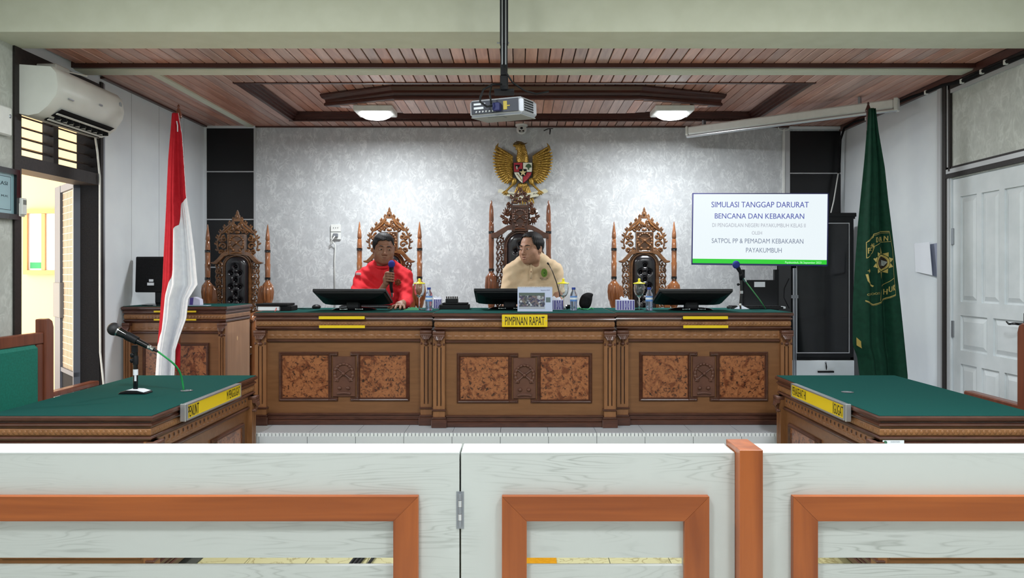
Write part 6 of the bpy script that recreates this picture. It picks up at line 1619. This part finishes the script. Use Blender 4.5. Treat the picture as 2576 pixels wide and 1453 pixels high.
# ================================================================ projection screen tube
a, b = at(1733, 333, 6.6), at(2250, 265, 5.62)
dd = (b-a); ln = dd.length; rz = math.atan2(dd.y, dd.x)
t = thing('projection_screen', 'long white rolled-up projection screen case hanging askew under the ceiling', 'screen', tuple(a), rz)
sl = -math.atan2(dd.z, math.hypot(dd.x, dd.y)); MQ = Ry(sl)
obj('case', MB(MQ).box(0, ln, -.03, .035, -.022, .045, c=.010), 'white_plastic', t, local=True)
obj('lower_rail', MB(MQ).tube([(-.01, -.018, -.036), (ln+.02, -.018, -.036)], .014, 10), 'alum', t, local=True, smooth=50)
obj('end_cap', MB(MQ).box(-.02, .0, -.034, .038, -.03, .052, c=.006), 'acwhite', t, local=True); obj('end_cap', MB(MQ).box(ln, ln+.03, -.034, .038, -.045, .052, c=.006), 'acwhite', t, local=True)
obj('wall_bracket', MB(MQ).box(.12, .135, -.0, .05, .03, .09).box(ln-.25, ln-.235, -.0, .05, .03, .10), 'grey_metal', t, local=True)
# conduit on the back wall
t = thing('wall_conduit', 'thin white cable conduit running down from the ceiling bracket behind the television', 'conduit', (at(1973, 0, 6.9).x, 6.92, 1.2))
cx_ = at(1972, 0, 6.92).x
obj('conduit', MB().box(cx_-.008, cx_+.008, 6.915, 6.938, .60, at(0, 325, 6.92).z), 'white_plastic', t)
bz_ = at(0, 320, 6.92).z; obj('bracket', MB().tube([(cx_-.05, 6.92, bz_+.0), (cx_-.045, 6.92, bz_-.02), (cx_, 6.92, bz_-.03), (cx_+.045, 6.92, bz_-.02), (cx_+.05, 6.92, bz_+.0)], .006, 6), 'white_plastic', t)
# sockets on the wall
p = at(845, 580, 6.93)
t = thing('wall_socket', 'white double wall socket with plugged adaptor behind the red man\'s side', 'socket', (p.x, 6.93, p.z-.07))
obj('faceplate', MB().box(-.045, .045, -.012, .008, .06, .125, c=.003), 'white_plastic', t, local=True)
obj('faceplate', MB().box(-.045, .045, -.012, .008, -.01, .055, c=.003), 'white_plastic', t, local=True)
for dx in (-.02, 0, .02): obj('slot', MB().box(dx-.002, dx+.002, -.0135, -.011, .09, .10), 'blackmatte', t, local=True)
obj('plug', MB().box(-.02, .025, -.04, -.012, .01, .045, c=.006), 'grey_metal', t, local=True)
obj('cord', MB().tube([(.0, -.04, .02), (-.03, -.04, -.02), (-.045, -.02, -.06), (-.02, -.03, -.03), (.0, -.02, -.06), (-.008, -.012, -.2), (-.005, -.012, -.62)], .0055, 6), 'white_plastic', t, local=True, smooth=True)
# ================================================================ air conditioner over the doorway
t = thing('air_conditioner', 'white split air conditioner mounted over the louvred doorway', 'air conditioner', (XL, 4.70, Z(.90)))
Y0_, Y1_ = 4.34, 5.07; x0_ = XL+.004
prof_ = [(0, 0), (.06, -.012), (.12, .0), (.175, .045), (.222, .110), (.232, .16), (.222, .235), (.19, .272), (.0, .285)]
ac = MB(); n = len(prof_); vs = []
for y, s_ in ((Y0_, .97), (Y0_+.02, 1), (Y1_-.02, 1), (Y1_, .97)):
    vs += [(x0_+a*s_, y, Z(.905)+.14+(b-.14)*s_) for a, b in prof_]
fs = [tuple(range(n)), tuple(range(3*n, 4*n))[::-1]]
for k in range(3): fs += [(k*n+i, k*n+n+i, k*n+n+(i+1) % n, k*n+(i+1) % n) for i in range(n)]
ac.add(vs, fs); obj('casing', ac, 'acwhite', t, smooth=48)
vt = MB(); vt.add([(x0_+.085, Y0_+.09, Z(.905)-.010), (x0_+.085, Y1_-.06, Z(.905)-.010), (x0_+.190, Y1_-.06, Z(.905)+.052), (x0_+.190, Y0_+.09, Z(.905)+.052)], [(0, 1, 2, 3)])
vt.v = [(x+.004, y, z-.006) for x, y, z in vt.v]; vo_ = obj('outlet', vt, 'blackmatte', t)
for k in range(9): obj('vane', MB().box(x0_+.125, x0_+.160, Y0_+.13+.065*k, Y0_+.136+.065*k, Z(.905)-.006, Z(.905)+.026), 'blackmatte', vo_)
for dx, dz in ((.115, -.012), (.165, .020)): obj('flap', MB().box(-.006, .006, Y0_+.09, Y1_-.06, -.002, .002, M=T((x0_+dx, 0, Z(.905)+dz)) @ Ry(-.5)), 'acwhite', vo_)
obj('badge', MB().box(x0_+.224, x0_+.232, Y0_+.10, Y0_+.15, Z(.905)+.105, Z(.905)+.111).box(x0_+.230, x0_+.236, Y0_+.42, Y0_+.45, Z(.905)+.14, Z(.905)+.15), 'grey_metal', t)
obj('round_sticker', MB().lathe([(.018, 0), (.018, .002)], 18, M=T((x0_+.226, Y1_-.05, Z(.905)+.20)) @ Ry(PI/2)), mat('sticker_grey', (150, 156, 160), .5), t)
obj('bracket_box', MB().box(x0_, x0_+.12, Y0_+.16, Y0_+.30, Z(.905)+.286, Z(.905)+.33, c=.006).tube([(x0_+.08, Y0_+.2, Z(.905)+.31), (x0_+.20, Y0_+.34, Z(.905)+.30)], .005, 6), 'acwhite', t)
wz = Z(.90)
tag(obj('drain_pipe', MB().tube([(XL+.03, 5.08, wz+.03), (XL+.03, 5.11, wz-.08), (XL+.025, 5.15, wz-.25), (XL+.025, 5.15, 1.3), (XL+.025, 5.155, .9), (XL+.04, 5.18, .62), (XL+.08, 5.20, .45)], .0065, 8), 'acwhite', smooth=True), 'thin white drain pipe running down beside the doorway from the air conditioner', 'pipe')
tag(obj('black_cable', MB().tube([at(272, 192, 5.45), at(277, 215, 5.45), at(272, 232, 5.46)], .005, 6), 'blackmatte', smooth=True), 'short black cable end hanging from the ceiling behind the air conditioner', 'cable')
# ================================================================ left wall: certificate, box, remote
t = thing('framed_certificate', 'black framed certificate with pale blue sheet on the near wall by the doorway', 'picture', (XL, 4.05, Z(.30)))
MY = T((XL, 4.05, Z(.305))) @ Rz(PI/2)
fm = MB(); fm.frame([(-.27, 0), (.27, 0), (.27, .28), (-.27, .28)], [(0, 0), (0, -.03), (.03, -.03), (.03, -.012)]); g_ = MB(); g_.add(fm.v, fm.f, MY)
obj('frame', g_, 'blackgloss', t)
obj('sheet', MB(MY).box(-.245, .245, -.014, -.001, .025, .255), mat('pale_blue_certificate', (150, 186, 196), .25, coat=.6), t)
cb = MB(); cb.frame([(-.215, .05), (.215, .05), (.215, .235), (-.215, .235)], [(0, -.0145), (.003, -.0145)]); g_ = MB(); g_.add(cb.v, cb.f, MY); obj('border_line', g_, mat('slate_ink', (60, 80, 90), .6), t)
lt = text_mb('SERTIFIKASI', .22, .020, .03, MY @ T((.075, -.0152, .195))); text_mb('S.H., M.H.', .12, .013, .03, MY @ T((.13, -.0152, .125)), mb=lt); obj('lettering', lt, mat('slate_ink', (60, 80, 90), .6), t)
t = thing('wall_box', 'small white plastic box on the near wall above the certificate', 'box', (XL, 4.18, Z(.76)))
obj('shell', MB(T((XL, 4.20, Z(.76))) @ Rz(PI/2)).box(-.06, .055, -.03, 0, 0, .16, c=.008), 'white_plastic', t)
obj('lens', MB(T((XL, 4.20, Z(.76))) @ Rz(PI/2)).ell((.035, -.031, .11), (.008, .004, .012)), 'grey_metal', t)
t = thing('remote_control', 'pale remote control in its holder on the near door jamb', 'remote', (XL+.012, 4.33, Z(.33)))
MRm = T((XL+.012, 4.335, Z(.325))) @ Rz(PI/2)
obj('holder', MB(MRm).box(-.026, .026, -.020, 0, 0, .075, c=.003), 'acwhite', t); obj('handset', MB(MRm).box(-.022, .022, -.034, -.008, .01, .105, c=.004), 'white_plastic', t)
obj('display', MB(MRm).box(-.014, .014, -.0355, -.033, .068, .094), mat('lcd_grey', (120, 126, 120), .3), t)
# ================================================================ right wall: papers and cable
p = at(2330, 650, 0); yy_ = (XR)*F/(2330-CX)
t = thing('paper_sheaf', 'curled white papers pinned on the white wall beside the green flag', 'paper', (XR, yy_, Z(.0)))
def wallp(px, py, X=XR-.006): Y = X*F/(px-CX); return Vector((X, Y, EYE-(py-CY)/F*Y))
for k, (q_, off) in enumerate((([(2300, 613), (2338, 608), (2345, 692), (2303, 683)], .012), ([(2340, 614), (2362, 610), (2358, 697), (2338, 690)], .004), ([(2302, 611), (2360, 618), (2350, 690), (2310, 680)], .002))):
    m = MB(); c4 = [wallp(x, y, XR-off-(.02 if (k == 0 and i in (1, 2)) else 0)) for i, (x, y) in enumerate(q_)]
    m.add(c4+[c+Vector((.0015, 0, 0)) for c in c4], [(0, 1, 2, 3), (7, 6, 5, 4), (0, 4, 5, 1), (1, 5, 6, 2), (2, 6, 7, 3), (3, 7, 4, 0)])
    obj('sheet', m, 'paperwhite' if k != 1 else mat('grey_paper', (150, 156, 176), .8), t)  # second sheet is grey, the other two white
pts = [wallp(x, y, XR-.03) for x, y in ((2124, 322), (2150, 306), (2180, 298), (2215, 280), (2250, 262), (2290, 245), (2330, 232), (2372, 214), (2420, 204), (2470, 180), (2530, 156), (2576, 140))]
t = thing('ceiling_cable', 'black cable clipped along the ceiling corner above the white door', 'cable', tuple(pts[4]))
obj('cable', MB().tube(pts, .011, 6), 'blackmatte', t, smooth=True)
for i in (2, 4, 6, 8, 9, 10): obj('white_clip', MB().box(pts[i].x-.012, pts[i].x+.012, pts[i].y-.01, pts[i].y+.01, pts[i].z-.016, pts[i].z+.014, c=.003), 'white_plastic', t)
tag(obj('corner_cable', MB().tube([wallp(2124, 322, XR-.03), Vector((XR-.05, 6.86, Z(1.2))), Vector((XR-.06, 6.86, Z(.95))), Vector((XR-.13, 6.86, Z(.6))), Vector((XR-.20, 6.80, Z(.45)))], .010, 6), 'blackmatte', smooth=True), 'black cables hanging down the corner behind the television', 'cable')
tag(obj('white_cable', MB().tube([Vector((XR-.075, 6.85, Z(.9))), Vector((XR-.12, 6.84, Z(.65))), Vector((XR-.20, 6.80, Z(.38)))], .006, 6), 'white_plastic', smooth=True), 'thin white cable slanting in front of the black wall panels', 'cable')
# ================================================================ black cabinet
Yc = 6.25; s_ = F/Yc; X = lambda px: (px-CX)/s_; ZZ = lambda py: EYE-(py-CY)/s_
t = thing('display_cabinet', 'tall black cabinet with glass door and white locked drawer behind the bench end', 'cabinet', (X(2070), Yc, ZP))
x0, x1 = X(1992), X(2150)
cbm = MB().box(x0, x0+.025, Yc+.02, Yc+.36, ZP, ZZ(545)).box(x1-.025, x1, Yc+.02, Yc+.36, ZP, ZZ(545)).box(x0, x1, Yc+.34, Yc+.36, ZP, ZZ(545)).box(x0, x1, Yc+.02, Yc+.36, ZP, ZP+.06).box(x0, x1, Yc+.02, Yc+.36, ZZ(905), ZZ(898))
obj('carcass', cbm, 'black', t)
obj('cornice', MB().box(x0-.012, x1+.012, Yc-.01, Yc+.37, ZZ(545), ZZ(535), c=.004).box(x0-.004, x1+.004, Yc+.0, Yc+.36, ZZ(550), ZZ(545)), 'black', t)
dr_ = obj('door', MB().frame([(X(1998), ZZ(898)), (X(2146), ZZ(898)), (X(2146), ZZ(550)), (X(1998), ZZ(550))], [(0, Yc+.02), (0, Yc), (.028, Yc), (.028, Yc+.02)]), 'black', t)
obj('white_bead', MB().frame([(X(2003), ZZ(888)), (X(2137), ZZ(888)), (X(2137), ZZ(560)), (X(2003), ZZ(560))], [(0, Yc-.002), (.007, Yc-.002)]), 'aluwhite', dr_)
obj('glass_pane', MB().box(X(2004), X(2136), Yc+.004, Yc+.008, ZZ(888), ZZ(560)), mat('smoked_glass', (50, 52, 56), .08, trans=.75), dr_)
for py in (700, 805): obj('shelf', MB().box(x0+.025, x1-.025, Yc+.04, Yc+.34, ZZ(py), ZZ(py-5)), 'black', t)
dw = obj('drawer', MB().box(x0+.004, x1-.004, Yc-.004, Yc+.02, ZZ(1010), ZZ(906), c=.003), 'panel_white', t)
obj('drawer_handle', MB().box(X(2056), X(2096), Yc-.022, Yc-.004, ZZ(936), ZZ(932), c=.002), 'blackmatte', dw)
obj('lock', MB().lathe([(.009, 0), (.009, .008)], 16, M=T((X(2076), Yc-.004, ZZ(911))) @ Rx(PI/2)), 'chrome', dw, smooth=40)
obj('key', MB().tube([(X(2076), Yc-.014, ZZ(912)), (X(2077), Yc-.016, ZZ(922)), (X(2077), Yc-.016, ZZ(929))], [.003, .006, .003], 6), 'blackmatte', dw)
# thin pole beside the cabinet
tag(obj('cable_stand', MB().tube([(X(1992)-.02, 6.15, ZP), (X(1992)-.02, 6.15, Z(.05))], .008, 8).tube([(X(1997)-.02, 6.15, ZP), (X(1997)-.02, 6.15, Z(.05))], .006, 8).box(X(1990)-.03, X(1999)-.01, 6.14, 6.16, Z(-.19), Z(-.165)), 'grey_metal', smooth=50), 'thin twin metal rod standing between television stand and black cabinet', 'rod')
tag(obj('loose_cable', MB().tube([at(1985, 700, 6.25), at(1973, 725, 6.25), at(1972, 748, 6.25), at(1985, 775, 6.25)], .004, 6), 'blackmatte', smooth=True), 'black loop of cable beside the television stand', 'cable')
# ================================================================ upholstered chairs at the side desks
def side_chair(label, sg):
    """back seen obliquely; sg -1: by the doorway, 1: by the white door"""
    X0 = -2.70 if sg < 0 else 2.62
    CYs = 4.08 if sg < 0 else 3.66
    t = thing('side_chair', label, 'chair', (X0-sg*.2, CYs, 0), 0, 'upholstered chairs at the side desks')
    MC = T((X0, CYs, 0)) @ Rz(PI/2 if sg < 0 else -PI/2)       # local x along the wall, -y towards the desks
    def q(nm, x0, x1, y0, y1, z0, z1, m='brownchair', c=.006): return obj(nm, MB(MC).box(x0, x1, y0, y1, z0, z1, c=c), m, t)
    pr = [(-.04, 0), (.04, 0), (.04, 1.12), (.028, 1.155), (.0, 1.17), (-.04, 1.168)]
    for sx in (-1, 1):
        obj('post', MB(T((0, 0, 0)) @ MC @ T((sx*.30, 0, 0))).prism([(sx*a, b) for a, b in pr], -.03, .03), 'brownchair', t, bevel=.006)
    q('top_rail', -.26, .26, -.022, .022, 1.03, 1.095); q('lower_rail', -.26, .26, -.022, .022, .52, .58)
    q('back_slat', -.26, -.20, -.02, .02, .58, 1.03); q('back_slat', .20, .26, -.02, .02, .58, 1.03)
    obj('upholstered_back', MB(MC).box(-.20, .20, -.035, .02, .58, 1.03, c=.018), 'greenchair', t, smooth=30)
    q('seat_frame', -.30, .30, -.30, 0, .38, .43); obj('seat', MB(MC).box(-.28, .28, -.29, -.03, .43, .50, c=.025), 'greenchair', t, smooth=30)
    e_ = 1 if sg < 0 else -1
    q('arm_rail', e_*.33, e_*.82, -.03, .03, .715, .745); q('leg', e_*.77, e_*.82, -.025, .025, 0, .715)
    for sx in (-1, 1):
        q('leg', sx*.30-.03, sx*.30+.03, -.30, -.25, 0, .66); q('arm', sx*.30-.03, sx*.30+.03, -.31, -.02, .66, .70, c=.012)
    return t
side_chair('green upholstered wooden chair between side desk and bright doorway', -1).location
side_chair('wooden chair with raised post in front of the white door', 1)
# items and a painted shadow glimpsed through the rail slots
tag(obj('shadow_patch', MB().box(at(380, 0, 3.8).x, at(500, 0, 3.8).x, 3.5, 4.1, .0, .008), mat('shadow_grey', (70, 72, 64), .8)), 'thin grey sheet painted as the shadow on the tiles below the side desk', 'mat')  # grey sheet standing in for the shadow on the floor tiles
tag(obj('floor_mat', MB().box(at(1310, 0, 3.8).x, at(1400, 0, 3.8).x, 3.55, 4.05, .0, .008), 'mustard'), 'mustard yellow mat on the tiles glimpsed through the gate slot', 'mat')
for lab, pxs in (('black rubber foot under the side desk with the microphone', (0, 130)), ('black rubber foot under the side desk before the green flag', (2300, 2380))):
    a_, b_ = at(pxs[0], 0, 3.40).x, at(pxs[1], 0, 3.40).x
t = thing('cable_bundle', 'thin black rods on the floor seen through the slot of the long rail panel', 'cable', (at(905, 0, 3.8).x, 3.8, 0))
for dx in (885, 895, 905, 930): obj('rod', MB().tube([(at(dx, 0, 3.8).x, 3.70, .012), (at(dx+12, 0, 3.8).x, 3.95, .012)], .008, 6), 'black', t)
